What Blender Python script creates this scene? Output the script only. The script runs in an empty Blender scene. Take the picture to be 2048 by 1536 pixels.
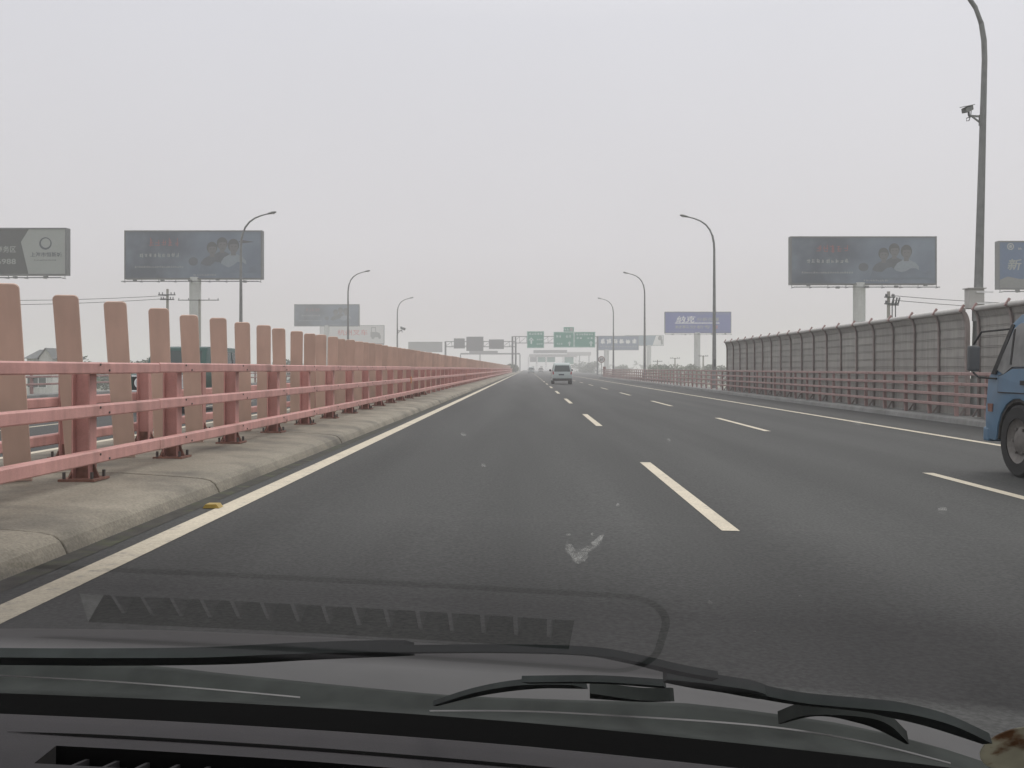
import bpy, bmesh, math, random
from mathutils import Vector, Matrix
R = math.radians
random.seed(7)
sc = bpy.context.scene
COL = sc.collection

# ------------------------------------------------------------------ camera
EYE = 1.31                       # eye height above the road, metres
F = 1990.0                       # focal length in pixels of the 2048 px frame
VX, VY = 1055.0, 737.0           # where the road's direction meets the frame
cam = bpy.data.cameras.new('camera')
cam.sensor_width = 36.0
cam.lens = F / 2048.0 * 36.0
cam.shift_x = (1024.0 - VX) / 2048.0
cam.shift_y = (VY - 768.0) / 2048.0
cam.clip_start = 0.05
cam.clip_end = 9000.0
camo = bpy.data.objects.new('camera', cam)
COL.objects.link(camo)
camo.location = (0, 0, EYE)
camo.rotation_euler = (R(90), 0, 0)
sc.camera = camo

# ------------------------------------------------------------------ sky, sun, exposure
SUN_EL, SUN_AZ = 52.0, 35.0      # azimuth clockwise from straight ahead
w = bpy.data.worlds.new('World')
sc.world = w
w.use_nodes = True
nt = w.node_tree
nt.nodes.clear()
N = nt.nodes.new
sky = N('ShaderNodeTexSky')
sky.sky_type = 'NISHITA'
sky.sun_disc = False
sky.sun_elevation = R(SUN_EL)
sky.sun_rotation = R(SUN_AZ)
sky.dust_density = 8.0
sky.air_density = 1.5
hsv = N('ShaderNodeHueSaturation')
hsv.inputs['Saturation'].default_value = 0.15
nt.links.new(sky.outputs[0], hsv.inputs['Color'])
tc = N('ShaderNodeTexCoord')
sep = N('ShaderNodeSeparateXYZ')
nt.links.new(tc.outputs['Generated'], sep.inputs[0])
ramp = N('ShaderNodeValToRGB')   # overcast: brighter towards the zenith
cr = ramp.color_ramp
cr.elements[0].position = 0.0
cr.elements[0].color = (0.615, 0.572, 0.575, 1)
cr.elements[1].position = 1.0
cr.elements[1].color = (1.55, 1.53, 1.53, 1)
e = cr.elements.new(0.12); e.color = (0.698, 0.673, 0.698, 1)
e = cr.elements.new(0.33); e.color = (0.715, 0.708, 0.757, 1)
nt.links.new(sep.outputs['Z'], ramp.inputs[0])
cn = N('ShaderNodeTexNoise')     # very soft unevenness of the cloud sheet
cn.inputs['Scale'].default_value = 1.7
cn.inputs['Detail'].default_value = 2.0
nt.links.new(tc.outputs['Generated'], cn.inputs['Vector'])
cm = N('ShaderNodeMapRange')
cm.inputs[3].default_value = 9.3
cm.inputs[4].default_value = 10.9
nt.links.new(cn.outputs[0], cm.inputs[0])
vs = N('ShaderNodeVectorMath'); vs.operation = 'SCALE'
nt.links.new(ramp.outputs[0], vs.inputs[0])
nt.links.new(cm.outputs[0], vs.inputs['Scale'])
mx = N('ShaderNodeMix'); mx.data_type = 'RGBA'
mx.inputs[0].default_value = 0.94
nt.links.new(hsv.outputs[0], mx.inputs[6])
nt.links.new(vs.outputs[0], mx.inputs[7])
bg = N('ShaderNodeBackground'); bg.inputs['Strength'].default_value = 0.1
nt.links.new(mx.outputs[2], bg.inputs['Color'])
wo = N('ShaderNodeOutputWorld')
nt.links.new(bg.outputs[0], wo.inputs['Surface'])

sun = bpy.data.lights.new('sun', 'SUN')
sun.energy = 0.9
sun.angle = R(25)
sun.color = (1.0, 0.96, 0.9)
suno = bpy.data.objects.new('sun', sun)
COL.objects.link(suno)
suno.rotation_euler = Vector((-math.sin(R(SUN_AZ)) * math.cos(R(SUN_EL)), -math.cos(R(SUN_AZ)) * math.cos(R(SUN_EL)), -math.sin(R(SUN_EL)))).to_track_quat('-Z', 'Y').to_euler()

sc.view_settings.view_transform = 'Standard'
sc.view_settings.look = 'None'
sc.view_settings.exposure = 0.0
sc.view_settings.gamma = 1.0
sc.view_settings.use_curve_mapping = False
sc.cycles.volume_bounces = 4
sc.cycles.max_bounces = 8
sc.cycles.transparent_max_bounces = 16
sc.cycles.use_denoising = True

# ------------------------------------------------------------------ helpers
def P(x, y, Y):
    """the point at distance Y down the road that the photograph shows at pixel x, y"""
    return Vector(((x - VX) / F * Y, Y, EYE + (VY - y) / F * Y))

MATS = {}
def mat(name, col, rough=0.7, metal=0.0, var=0.12, scale=3.0, fine=0.0, fscale=120.0, bump=0.0, stretch=None, spec=0.4, streak=0.0, col2=None, c2scale=1.2, c2lo=0.5, c2hi=0.7, objrand=0.0, tracks=0.0):
    if name in MATS:
        return MATS[name]
    m = bpy.data.materials.new(name)
    m.use_nodes = True
    t = m.node_tree
    b = t.nodes['Principled BSDF']
    b.inputs['Roughness'].default_value = rough
    b.inputs['Metallic'].default_value = metal
    b.inputs['Specular IOR Level'].default_value = spec
    g = t.nodes.new('ShaderNodeNewGeometry')
    vec = g.outputs['Position']
    if stretch:
        mp = t.nodes.new('ShaderNodeMapping')
        mp.inputs['Scale'].default_value = stretch
        t.links.new(vec, mp.inputs['Vector'])
        vec = mp.outputs[0]
    def noise(s, d, v):
        n = t.nodes.new('ShaderNodeTexNoise')
        n.inputs['Scale'].default_value = s
        n.inputs['Detail'].default_value = d
        t.links.new(v, n.inputs['Vector'])
        return n
    n1 = noise(scale, 5.0, vec)
    mr = t.nodes.new('ShaderNodeMapRange')
    mr.inputs[1].default_value = 0.3; mr.inputs[2].default_value = 0.7
    mr.inputs[3].default_value = 1 - var; mr.inputs[4].default_value = 1 + var
    t.links.new(n1.outputs[0], mr.inputs[0])
    val = mr.outputs[0]
    def mul(a, bb):
        k = t.nodes.new('ShaderNodeMath'); k.operation = 'MULTIPLY'
        t.links.new(a, k.inputs[0]); t.links.new(bb, k.inputs[1])
        return k.outputs[0]
    if fine:
        n2 = noise(fscale, 2.0, g.outputs['Position'])
        m2 = t.nodes.new('ShaderNodeMapRange')
        m2.inputs[1].default_value = 0.3; m2.inputs[2].default_value = 0.7
        m2.inputs[3].default_value = 1 - fine; m2.inputs[4].default_value = 1 + fine
        t.links.new(n2.outputs[0], m2.inputs[0])
        val = mul(val, m2.outputs[0])
    if streak:
        mp = t.nodes.new('ShaderNodeMapping')
        mp.inputs['Scale'].default_value = (9, 9, 0.35)
        t.links.new(g.outputs['Position'], mp.inputs['Vector'])
        n3 = noise(1.0, 3.0, mp.outputs[0])
        m3 = t.nodes.new('ShaderNodeMapRange')
        m3.inputs[1].default_value = 0.35; m3.inputs[2].default_value = 0.75
        m3.inputs[3].default_value = 1.0; m3.inputs[4].default_value = 1 - streak
        t.links.new(n3.outputs[0], m3.inputs[0])
        val = mul(val, m3.outputs[0])
    if objrand:
        oi = t.nodes.new('ShaderNodeObjectInfo')
        m5 = t.nodes.new('ShaderNodeMapRange')
        m5.inputs[3].default_value = 1 - objrand; m5.inputs[4].default_value = 1 + objrand
        t.links.new(oi.outputs['Random'], m5.inputs[0])
        val = mul(val, m5.outputs[0])
    if tracks:                                     # tyre-polished wheel tracks, two to a lane
        sx = t.nodes.new('ShaderNodeSeparateXYZ'); t.links.new(g.outputs['Position'], sx.inputs[0])
        k1 = t.nodes.new('ShaderNodeMath'); k1.operation = 'MULTIPLY_ADD'; k1.inputs[1].default_value = 2 * math.pi / 1.875; k1.inputs[2].default_value = -2 * math.pi * (3.55 - 0.94) / 1.875
        t.links.new(sx.outputs['X'], k1.inputs[0])
        k2 = t.nodes.new('ShaderNodeMath'); k2.operation = 'COSINE'; t.links.new(k1.outputs[0], k2.inputs[0])
        m6 = t.nodes.new('ShaderNodeMapRange'); m6.inputs[1].default_value = -1; m6.inputs[3].default_value = 1 - tracks; m6.inputs[4].default_value = 1 + tracks
        t.links.new(k2.outputs[0], m6.inputs[0])
        val = mul(val, m6.outputs[0])
    rgb = t.nodes.new('ShaderNodeRGB'); rgb.outputs[0].default_value = (*col, 1)
    src = rgb.outputs[0]
    if col2:
        n4 = noise(c2scale, 6.0, vec)
        m4 = t.nodes.new('ShaderNodeMapRange')
        m4.inputs[1].default_value = c2lo; m4.inputs[2].default_value = c2hi
        t.links.new(n4.outputs[0], m4.inputs[0])
        mm = t.nodes.new('ShaderNodeMix'); mm.data_type = 'RGBA'
        t.links.new(m4.outputs[0], mm.inputs[0])
        t.links.new(src, mm.inputs[6])
        mm.inputs[7].default_value = (*col2, 1)
        src = mm.outputs[2]
    sm = t.nodes.new('ShaderNodeVectorMath'); sm.operation = 'SCALE'
    t.links.new(src, sm.inputs[0]); t.links.new(val, sm.inputs['Scale'])
    t.links.new(sm.outputs[0], b.inputs['Base Color'])
    if bump:
        bp = t.nodes.new('ShaderNodeBump')
        bp.inputs['Strength'].default_value = bump
        bp.inputs['Distance'].default_value = 0.01
        t.links.new((n2 if fine else n1).outputs[0], bp.inputs['Height'])
        t.links.new(bp.outputs[0], b.inputs['Normal'])
    MATS[name] = m
    return m

M = {
    'asphalt': mat('asphalt', (0.055, 0.0555, 0.054), 0.85, var=0.12, scale=0.8, fine=0.32, fscale=38, bump=0.4, tracks=0.07, stretch=(1.6, 0.10, 1), col2=(0.047, 0.0472, 0.046), c2scale=0.5, c2lo=0.45, c2hi=0.7, spec=0.3),
    'paint': mat('road_paint', (0.53, 0.475, 0.375), 0.75, var=0.08, scale=1.5, fine=0.14, fscale=45, col2=(0.30, 0.28, 0.25), c2scale=9.0, c2lo=0.58, c2hi=0.80),
    'kerb': mat('kerb_concrete', (0.245, 0.220, 0.176), 0.9, var=0.12, scale=2.6, fine=0.2, fscale=45, bump=0.4, objrand=0.07, col2=(0.115, 0.105, 0.088), c2scale=1.2, c2lo=0.45, c2hi=0.72),
    'kerbdark': mat('kerb_joint_soil', (0.045, 0.042, 0.036), 0.95, var=0.3, scale=8, col2=(0.06, 0.065, 0.035), c2scale=6),
    'kerbgrey': mat('parapet_concrete', (0.22, 0.22, 0.213), 0.9, var=0.16, scale=1.2, fine=0.12, fscale=50, col2=(0.18, 0.18, 0.17), c2scale=0.9, streak=0.2),
    'pink': mat('salmon_paint', (0.59, 0.315, 0.285), 0.5, objrand=0.05, var=0.07, scale=2.5, fine=0.05, fscale=60, streak=0.2, col2=(0.37, 0.205, 0.175), c2scale=2.0, c2lo=0.5, c2hi=0.8),
    'pinkdull': mat('faded_salmon_paint', (0.36, 0.235, 0.22), 0.6, var=0.1, scale=2.5, fine=0.05, streak=0.2),
    'blade': mat('tan_plastic', (0.615, 0.45, 0.37), 0.6, var=0.08, scale=1.3, streak=0.11, objrand=0.09),
    'bolt': mat('bolt_steel', (0.10, 0.09, 0.085), 0.6, metal=0.3),
    'postbrown': mat('barrier_post', (0.25, 0.21, 0.197), 0.7, var=0.15, streak=0.2),
    'rust': mat('rusty_base', (0.20, 0.10, 0.075), 0.85, var=0.3, scale=12),
    'panel': mat('barrier_panel', (0.30, 0.29, 0.27), 0.75, objrand=0.09, var=0.10, scale=1.5, fine=0.06, fscale=70, streak=0.25),
    'coping': mat('barrier_coping', (0.46, 0.45, 0.43), 0.6, var=0.1),
    'steel': mat('galvanised_steel', (0.23, 0.235, 0.23), 0.55, metal=0.2, var=0.12, scale=4, streak=0.15),
    'darksteel': mat('dark_steel', (0.10, 0.105, 0.11), 0.6, var=0.1),
    'concpole': mat('concrete_pole', (0.34, 0.33, 0.30), 0.9, var=0.12),
    'wire': mat('wire', (0.05, 0.05, 0.05), 0.7),
    'pillar': mat('billboard_pillar', (0.52, 0.53, 0.52), 0.7, var=0.06, streak=0.15),
    'green': mat('sign_green', (0.008, 0.25, 0.165), 0.5, var=0.06),
    'white': mat('white_print', (0.82, 0.82, 0.82), 0.6, var=0.04),
    'red': mat('red_print', (0.50, 0.10, 0.10), 0.6, var=0.05),
    'signback': mat('sign_back', (0.17, 0.175, 0.18), 0.6, var=0.1),
    'orange': mat('orange_reflector', (0.55, 0.20, 0.04), 0.4, var=0.05),
    'yellow': mat('yellow_reflector', (0.36, 0.25, 0.05), 0.4, var=0.1),
    'glassdark': mat('vehicle_glass', (0.022, 0.036, 0.035), 0.08, var=0.02, spec=0.6),
    'truckglass': mat('truck_glass', (0.20, 0.20, 0.195), 0.08, var=0.3, scale=3, spec=0.6),  # opaque; pale grey stands in for sky seen through the cab
    'rubber': mat('tyre_rubber', (0.022, 0.022, 0.022), 0.85, var=0.15, scale=20),
    'rim': mat('wheel_rim', (0.16, 0.15, 0.14), 0.6, metal=0.3, var=0.25, scale=10),
    'bluepaint': mat('truck_blue', (0.085, 0.165, 0.255), 0.38, var=0.10, scale=2, spec=0.5, col2=(0.09, 0.15, 0.215), c2scale=3),
    'silver': mat('van_silver', (0.36, 0.41, 0.405), 0.35, var=0.04, spec=0.5),
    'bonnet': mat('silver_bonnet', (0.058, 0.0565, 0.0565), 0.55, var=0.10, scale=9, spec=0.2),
    'darkgreen': mat('dark_green_paint', (0.025, 0.07, 0.06), 0.35, var=0.05),
    'black': mat('black_plastic', (0.02, 0.02, 0.02), 0.6, var=0.1),
    'chassis': mat('chassis', (0.035, 0.033, 0.03), 0.8, var=0.2),
    'redlamp': mat('tail_lamp', (0.35, 0.03, 0.03), 0.25, var=0.03),
    'lens': mat('lamp_lens', (0.6, 0.62, 0.62), 0.15, var=0.03),
    'plate': mat('number_plate', (0.03, 0.035, 0.06), 0.4, var=0.02),
    'wallwhite': mat('house_wall', (0.58, 0.57, 0.55), 0.9, var=0.08, streak=0.15),
    'roofgrey': mat('roof_tile', (0.11, 0.115, 0.12), 0.85, var=0.15, scale=6),
    'bark': mat('bark', (0.09, 0.07, 0.05), 0.9, var=0.2),
    'leaf': mat('foliage', (0.055, 0.085, 0.03), 0.8, var=0.4, scale=1.5),
    'leaf2': mat('foliage_dark', (0.04, 0.065, 0.028), 0.8, var=0.4, scale=1.5),
    'field': mat('fields', (0.10, 0.11, 0.05), 0.95, var=0.3, scale=0.03, col2=(0.13, 0.11, 0.07), c2scale=0.012),
    'dash': mat('dash_plastic', (0.030, 0.028, 0.030), 0.75, var=0.05, scale=30, fine=0.06, fscale=900, bump=0.12, spec=0.15),
    'dashdark': mat('vent_black', (0.006, 0.006, 0.006), 0.95, var=0.05, spec=0.0),
    'cowl': mat('cowl_plastic', (0.024, 0.027, 0.025), 0.8, var=0.3, scale=25, spec=0.12),
    'wiper': mat('wiper_rubber', (0.034, 0.039, 0.038), 0.75, var=0.2, scale=30, spec=0.12),
    'trim': mat('trim_edge_highlight', (0.22, 0.215, 0.21), 0.35, metal=0.4, var=0.1, scale=30),
    'sticker': mat('paper_sticker', (0.34, 0.33, 0.28), 0.7, var=0.1, scale=60, col2=(0.17, 0.11, 0.07), c2scale=45, c2lo=0.52, c2hi=0.62),
    'smear': mat('smear', (0.50, 0.50, 0.48), 0.9, var=0.2, scale=60),
}

class MB:
    """collects geometry for one mesh"""
    def __init__(s):
        s.v, s.f, s.m, s.mi = [], [], [], 0
    def add(s, vs, fs):
        k = len(s.v)
        s.v += [tuple(p) for p in vs]
        s.f += [[k + i for i in q] for q in fs]
        s.m += [s.mi] * len(fs)
        return s
    def box(s, x0, x1, y0, y1, z0, z1):
        return s.add([(x0, y0, z0), (x1, y0, z0), (x1, y1, z0), (x0, y1, z0), (x0, y0, z1), (x1, y0, z1), (x1, y1, z1), (x0, y1, z1)],
                     [(0, 3, 2, 1), (4, 5, 6, 7), (0, 1, 5, 4), (1, 2, 6, 5), (2, 3, 7, 6), (3, 0, 4, 7)])
    def prism(s, prof, a, b, axis='y'):
        """closed 2-D profile swept from a to b; profile is (x,z) for y, (y,z) for x, (x,y) for z"""
        n = len(prof)
        def pt(p, t):
            return (p[0], t, p[1]) if axis == 'y' else (t, p[0], p[1]) if axis == 'x' else (p[0], p[1], t)
        vs = [pt(p, a) for p in prof] + [pt(p, b) for p in prof]
        fs = [list(range(n)), list(range(2 * n - 1, n - 1, -1))]
        fs += [[i, i + n, (i + 1) % n + n, (i + 1) % n] for i in range(n)]
        return s.add(vs, fs)
    def tube(s, pts, rad, n=8, cap=True):
        pts = [Vector(p) for p in pts]
        if not isinstance(rad, (list, tuple)):
            rad = [rad] * len(pts)
        vs, up = [], Vector((0, 0, 1))
        for i, p in enumerate(pts):
            d = (pts[min(i + 1, len(pts) - 1)] - pts[max(i - 1, 0)]).normalized()
            ref = up if abs(d.dot(up)) < 0.95 else Vector((0, 1, 0))
            a = d.cross(ref).normalized(); b = a.cross(d)
            for k in range(n):
                t = 2 * math.pi * k / n
                vs.append(p + (a * math.cos(t) + b * math.sin(t)) * rad[i])
        fs = []
        for i in range(len(pts) - 1):
            for k in range(n):
                k2 = (k + 1) % n
                fs.append((i * n + k, i * n + k2, (i + 1) * n + k2, (i + 1) * n + k))
        if cap:
            fs.append(list(range(n - 1, -1, -1)))
            fs.append([(len(pts) - 1) * n + k for k in range(n)])
        return s.add(vs, fs)
    def bar(s, p, q, w, h):
        """square bar from p to q"""
        p, q = Vector(p), Vector(q)
        d = (q - p).normalized()
        ref = Vector((0, 0, 1)) if abs(d.z) < 0.95 else Vector((0, 1, 0))
        a = d.cross(ref).normalized() * w / 2
        b = a.cross(d).normalized() * h / 2
        vs = [c + i * a + j * b for c in (p, q) for i, j in ((-1, -1), (1, -1), (1, 1), (-1, 1))]
        return s.add(vs, [(0, 1, 2, 3), (7, 6, 5, 4), (0, 4, 5, 1), (1, 5, 6, 2), (2, 6, 7, 3), (3, 7, 4, 0)])
    def ellipsoid(s, c, r, nu=12, nv=8):
        vs = [(c[0], c[1], c[2] - r[2])]
        for j in range(1, nv):
            t = math.pi * j / nv - math.pi / 2
            for i in range(nu):
                a = 2 * math.pi * i / nu
                vs.append((c[0] + r[0] * math.cos(t) * math.cos(a), c[1] + r[1] * math.cos(t) * math.sin(a), c[2] + r[2] * math.sin(t)))
        vs.append((c[0], c[1], c[2] + r[2]))
        fs = [(0, 1 + (i + 1) % nu, 1 + i) for i in range(nu)]
        for j in range(nv - 2):
            for i in range(nu):
                i2 = (i + 1) % nu
                fs.append((1 + j * nu + i, 1 + j * nu + i2, 1 + (j + 1) * nu + i2, 1 + (j + 1) * nu + i))
        k = 1 + (nv - 2) * nu
        fs += [(k + i, k + (i + 1) % nu, len(vs) - 1) for i in range(nu)]
        return s.add(vs, fs)
    def grid(s, rows):
        """rows of points -> quads"""
        n = len(rows[0])
        vs = [p for r in rows for p in r]
        return s.add(vs, [(j * n + i, j * n + i + 1, (j + 1) * n + i + 1, (j + 1) * n + i) for j in range(len(rows) - 1) for i in range(n - 1)])
    def mesh(s, name, ms, smooth=False, bevel=0.0, segs=1):
        me = bpy.data.meshes.new(name)
        me.from_pydata(s.v, [], s.f)
        for m_ in (ms if isinstance(ms, (list, tuple)) else [ms]):
            me.materials.append(m_)
        if isinstance(ms, (list, tuple)):
            me.polygons.foreach_set('material_index', s.m)
        bm = bmesh.new(); bm.from_mesh(me)
        bmesh.ops.recalc_face_normals(bm, faces=bm.faces)
        if bevel:
            ed = [e_ for e_ in bm.edges if len(e_.link_faces) == 2 and e_.calc_face_angle(0) > 0.5]
            bmesh.ops.bevel(bm, geom=ed, offset=bevel, segments=segs, affect='EDGES', profile=0.6, clamp_overlap=True)
        bm.to_mesh(me); bm.free()
        if smooth:
            me.polygons.foreach_set('use_smooth', [True] * len(me.polygons))
            try:
                me.set_sharp_from_angle(angle=R(38))
            except Exception:
                pass
        return me
    def build(s, name, ms, parent=None, loc=None, smooth=False, bevel=0.0, segs=1):
        return link(name, s.mesh(name, ms, smooth, bevel, segs), parent, loc)

def link(name, me, parent=None, loc=None):
    o = bpy.data.objects.new(name, me)
    COL.objects.link(o)
    if parent is not None:
        o.parent = parent
    if loc is not None:
        o.location = loc
    return o

def thing(name, label, cat, loc=(0, 0, 0), group=None):
    o = bpy.data.objects.new(name, None)
    COL.objects.link(o)
    o.location = loc
    o.empty_display_size = 0.2
    return tag(o, label, cat, group)

def tag(o, label, cat, group=None):
    o['label'] = label; o['category'] = cat
    if group:
        o['group'] = group
    return o

def kind(o, k):
    o['kind'] = k
    return o

def copy_tree(o, parent=None):
    c = o.copy(); COL.objects.link(c); c.parent = parent
    for ch in list(o.children):
        copy_tree(ch, c)
    return c

def text_mesh(s, name, m_, size, width=None, height=None, shear=0.0, depth=0.004):
    """lettering as a flat mesh in the XZ plane, centred on its origin, facing -Y"""
    cu = bpy.data.curves.new(name, 'FONT')
    cu.body = s; cu.size = size; cu.shear = shear; cu.resolution_u = 2; cu.extrude = depth; cu.offset = 0.012 * size
    to = bpy.data.objects.new(name, cu)
    COL.objects.link(to)
    dg = bpy.context.evaluated_depsgraph_get()
    me = bpy.data.meshes.new_from_object(to.evaluated_get(dg))
    bpy.data.objects.remove(to)
    me.name = name
    xs = [v.co.x for v in me.vertices]; ys = [v.co.y for v in me.vertices]
    x0, x1, y0, y1 = min(xs), max(xs), min(ys), max(ys)
    sx = width / (x1 - x0) if width else 1.0
    sy = height / (y1 - y0) if height else 1.0
    for v in me.vertices:
        x, y, z = v.co
        v.co = ((x - (x0 + x1) / 2) * sx, -z, (y - (y0 + y1) / 2) * sy)
    me.materials.clear(); me.materials.append(m_)
    return me

def scribble(mb, x0, x1, z0, z1, n, y, rnd):
    """a row of n unreadable characters as little strokes, the way far lettering looks"""
    cw = (x1 - x0) / n
    h = z1 - z0
    for i in range(n):
        cx = x0 + i * cw + cw * 0.1
        ww = cw * 0.8
        t = min(ww, h) * 0.13
        for k in range(rnd.randint(2, 3)):
            zz = z0 + h * (0.12 + 0.76 * (k + rnd.random() * 0.4) / 3)
            a, b = sorted((rnd.random() * 0.3, 0.7 + rnd.random() * 0.3))
            mb.box(cx + a * ww, cx + b * ww, y - 0.012 - 0.0004 * k, y, zz, zz + t)
        for k in range(rnd.randint(1, 2)):
            xx = cx + ww * (0.1 + 0.75 * rnd.random())
            a, b = sorted((rnd.random() * 0.35, 0.65 + rnd.random() * 0.35))
            mb.box(xx, xx + t, y - 0.014 - 0.0004 * k, y, z0 + a * h, z0 + b * h)

def zr(X):
    """height of our carriageway (2 % crossfall)"""
    return -0.02 * X
def zo(X):
    """height of the other carriageway"""
    return 0.128 + 0.02 * (X + 6.4)

# ------------------------------------------------------------------ ground and roads
Y0, Y1 = -12.0, 900.0
g = MB()
g.grid([[(x, y, -5.5) for x in (-2400, -300, 0, 300, 2400)] for y in (-600, 0, 600, 2600)])
kind(g.build('ground', M['field']), 'structure')

road = MB()
road.prism([(-3.1, zr(-3.1)), (12.02, zr(12.02)), (12.02, -1.4), (-3.1, -1.4)], Y0, 167.0)
road.prism([(-3.1, zr(-3.1)), (12.02, zr(12.02)), (24.0, zr(24.0)), (24.0, -1.6), (-3.1, -1.6)], 167.0, Y1)
road = kind(road.build('road', M['asphalt']), 'structure')
ro = MB()
ro.prism([(-18.7, zo(-18.7)), (-6.4, zo(-6.4)), (-6.4, -1.4), (-18.7, -1.4)], Y0, Y1)
road2 = kind(ro.build('opposite_road', M['asphalt']), 'structure')
emb = MB()
emb.prism([(-26.0, -5.6), (-20.3, -0.75), (-20.3, -1.5), (14.3, -1.5), (14.3, -0.75), (20.0, -5.6)], Y0, 167.0)
emb.prism([(-26.0, -5.6), (-20.3, -0.75), (-20.3, -1.7), (24.2, -1.7), (24.2, -0.9), (30.0, -5.6)], 167.0, Y1)
kind(emb.build('embankment', M['field']), 'structure')

def stripe(x0, x1, y0, y1, zf, dz=0.004):
    n = max(1, int((y1 - y0) / 60))
    mb = MB()
    mb.grid([[(x0, y0 + (y1 - y0) * i / n, zf(x0) + dz), (x1, y0 + (y1 - y0) * i / n, zf(x1) + dz)] for i in range(n + 1)])
    return mb
LW = 0.15
for cx, wd in ((-2.69, 0.20), (9.17, 0.20)):
    stripe(cx - wd / 2, cx + wd / 2, Y0, 420, zr).build('edge_line', M['paint'], road)
dashm = {}
def dash_row(cx, ystart, zf, parent, yend):
    k = 0
    while ystart + 15 * k < yend:
        y = ystart + 15 * k
        if cx not in dashm:
            dashm[cx] = stripe(cx - LW / 2, cx + LW / 2, 0, 6, zf).mesh('lane_dash', M['paint'])
        link('lane_dash', dashm[cx], parent, (0, y, 0))
        k += 1
dash_row(1.68, 8.22 - 15, zr, road, 330)
dash_row(5.43, 7.5, zr, road, 330)
for cx in (-7.0, -18.1 + 3.0):
    stripe(cx - 0.09, cx + 0.09, Y0, 420, zo).build('edge_line', M['paint'], road2)
dash_row(-10.75, 3.0, zo, road2, 330)
dash_row(-14.5 + 1.6, 5.0, zo, road2, 330)

# median kerb: stones with open joints
KJ = 3.3
kp = [(-6.42, 0.05), (-6.36, 0.205), (-6.25, 0.235), (-5.6, 0.262), (-4.1, 0.262), (-3.48, 0.222), (-3.28, 0.205), (-3.19, 0.185), (-3.14, 0.15), (-3.11, 0.10), (-3.08, 0.03), (-3.08, -0.6), (-6.42, -0.6)]
kp0 = [(a * 0.985 - 0.07, b - 0.018) for a, b in kp]
core = MB(); core.prism(kp0, Y0, 268.0)
median = kind(core.build('median_kerb', M['kerbdark']), 'structure')
ks = MB(); ks.prism(kp, 0.0, KJ - 0.02)
ksm = ks.mesh('kerb_stone', M['kerb'], bevel=0.006)
y = 6.72 - 5 * KJ
while y < 120:
    link('kerb_stone', ksm, median, (random.uniform(-0.008, 0.008), y, random.uniform(-0.003, 0.003)))
    y += KJ
kl = MB(); kl.prism(kp, y, 420.0); kl.build('kerb_run', M['kerb'], median)
# gutter strip of dirt beside the kerb
gs = stripe(-3.09, -2.93, Y0, 260, zr, 0.003); gs.build('gutter_dirt', M['kerbdark'], road)

# right-hand kerb and parapet slab
def parapet(sgn, xin, zf, yend, name):
    zt = zf(xin)
    pr = [(xin, zt - 0.02), (xin + sgn * 0.04, zt + 0.14), (xin + sgn * 0.10, zt + 0.18), (xin + sgn * 1.55, zt + 0.20), (xin + sgn * 1.55, -1.35), (xin, -1.35)]
    mb = MB(); mb.prism(pr, Y0, yend)
    return kind(mb.build(name, M['kerbgrey'], bevel=0.02), 'structure')
parapet(1, 12.0, zr, 167.0, 'parapet_kerb')
ZK = zr(12.0) + 0.18           # top of the right kerb
pk2 = MB()
pk2.prism([(-18.68, zo(-18.68) - 0.02), (-18.70, zo(-18.68) + 0.42), (-18.85, zo(-18.68) + 0.46), (-20.25, zo(-18.68) + 0.30), (-20.25, -1.35), (-18.68, -1.35)], Y0, 420)
kind(pk2.build('opposite_parapet_kerb', M['kerbgrey'], bevel=0.02), 'structure')

# ------------------------------------------------------------------ median guardrails and anti-glare blades
PS = 2.33
PY0 = 9.38
def h_post(name, sgn):
    """H-section post with foot plate; local origin on the kerb, rails on side sgn"""
    mb = MB()
    mb.box(-0.085, -0.070, -0.075, 0.075, 0.0, 1.06)
    mb.box(0.070, 0.085, -0.075, 0.075, 0.0, 1.06)
    mb.box(-0.070, 0.070, -0.006, 0.006, 0.0, 1.06)
    pm = mb.mesh(name, M['pink'])
    ft = MB()
    ft.box(-0.17, 0.17, -0.17, 0.17, 0.0, 0.022)
    ft.prism([(-0.15, 0.022), (0.15, 0.022), (0.086, 0.16), (-0.086, 0.16)], -0.012, 0.012)
    ft.prism([(-0.15, 0.022), (0.15, 0.022), (0.0, 0.14)], -0.09, -0.08, 'x')
    fm = ft.mesh('foot_plate', M['rust'])
    bt = MB(); bt.tube([(0, 0, 0.02), (0, 0, 0.085)], 0.016, 6)
    return pm, fm, bt.mesh('bolt', M['bolt'])
PM, FM, BM = h_post('post', 1)
RAILZ = ((1.262, 1.372), (0.862, 0.975), (0.425, 0.545))
def rail_mesh(L, z0, z1, x):
    mb = MB()
    mb.prism([(x - 0.055, z0 + 0.012), (x - 0.043, z0), (x + 0.043, z0), (x + 0.055, z0 + 0.012), (x + 0.055, z1 - 0.014), (x + 0.041, z1), (x - 0.041, z1), (x - 0.055, z1 - 0.014)], 0.0, L - 0.012)
    return mb.mesh('rail', M['pink'])
rb_ = MB(); rb_.tube([(0, 0, 0), (0.010, 0, 0)], 0.012, 6)
RBM = rb_.mesh('bolt', M['bolt'])
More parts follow.
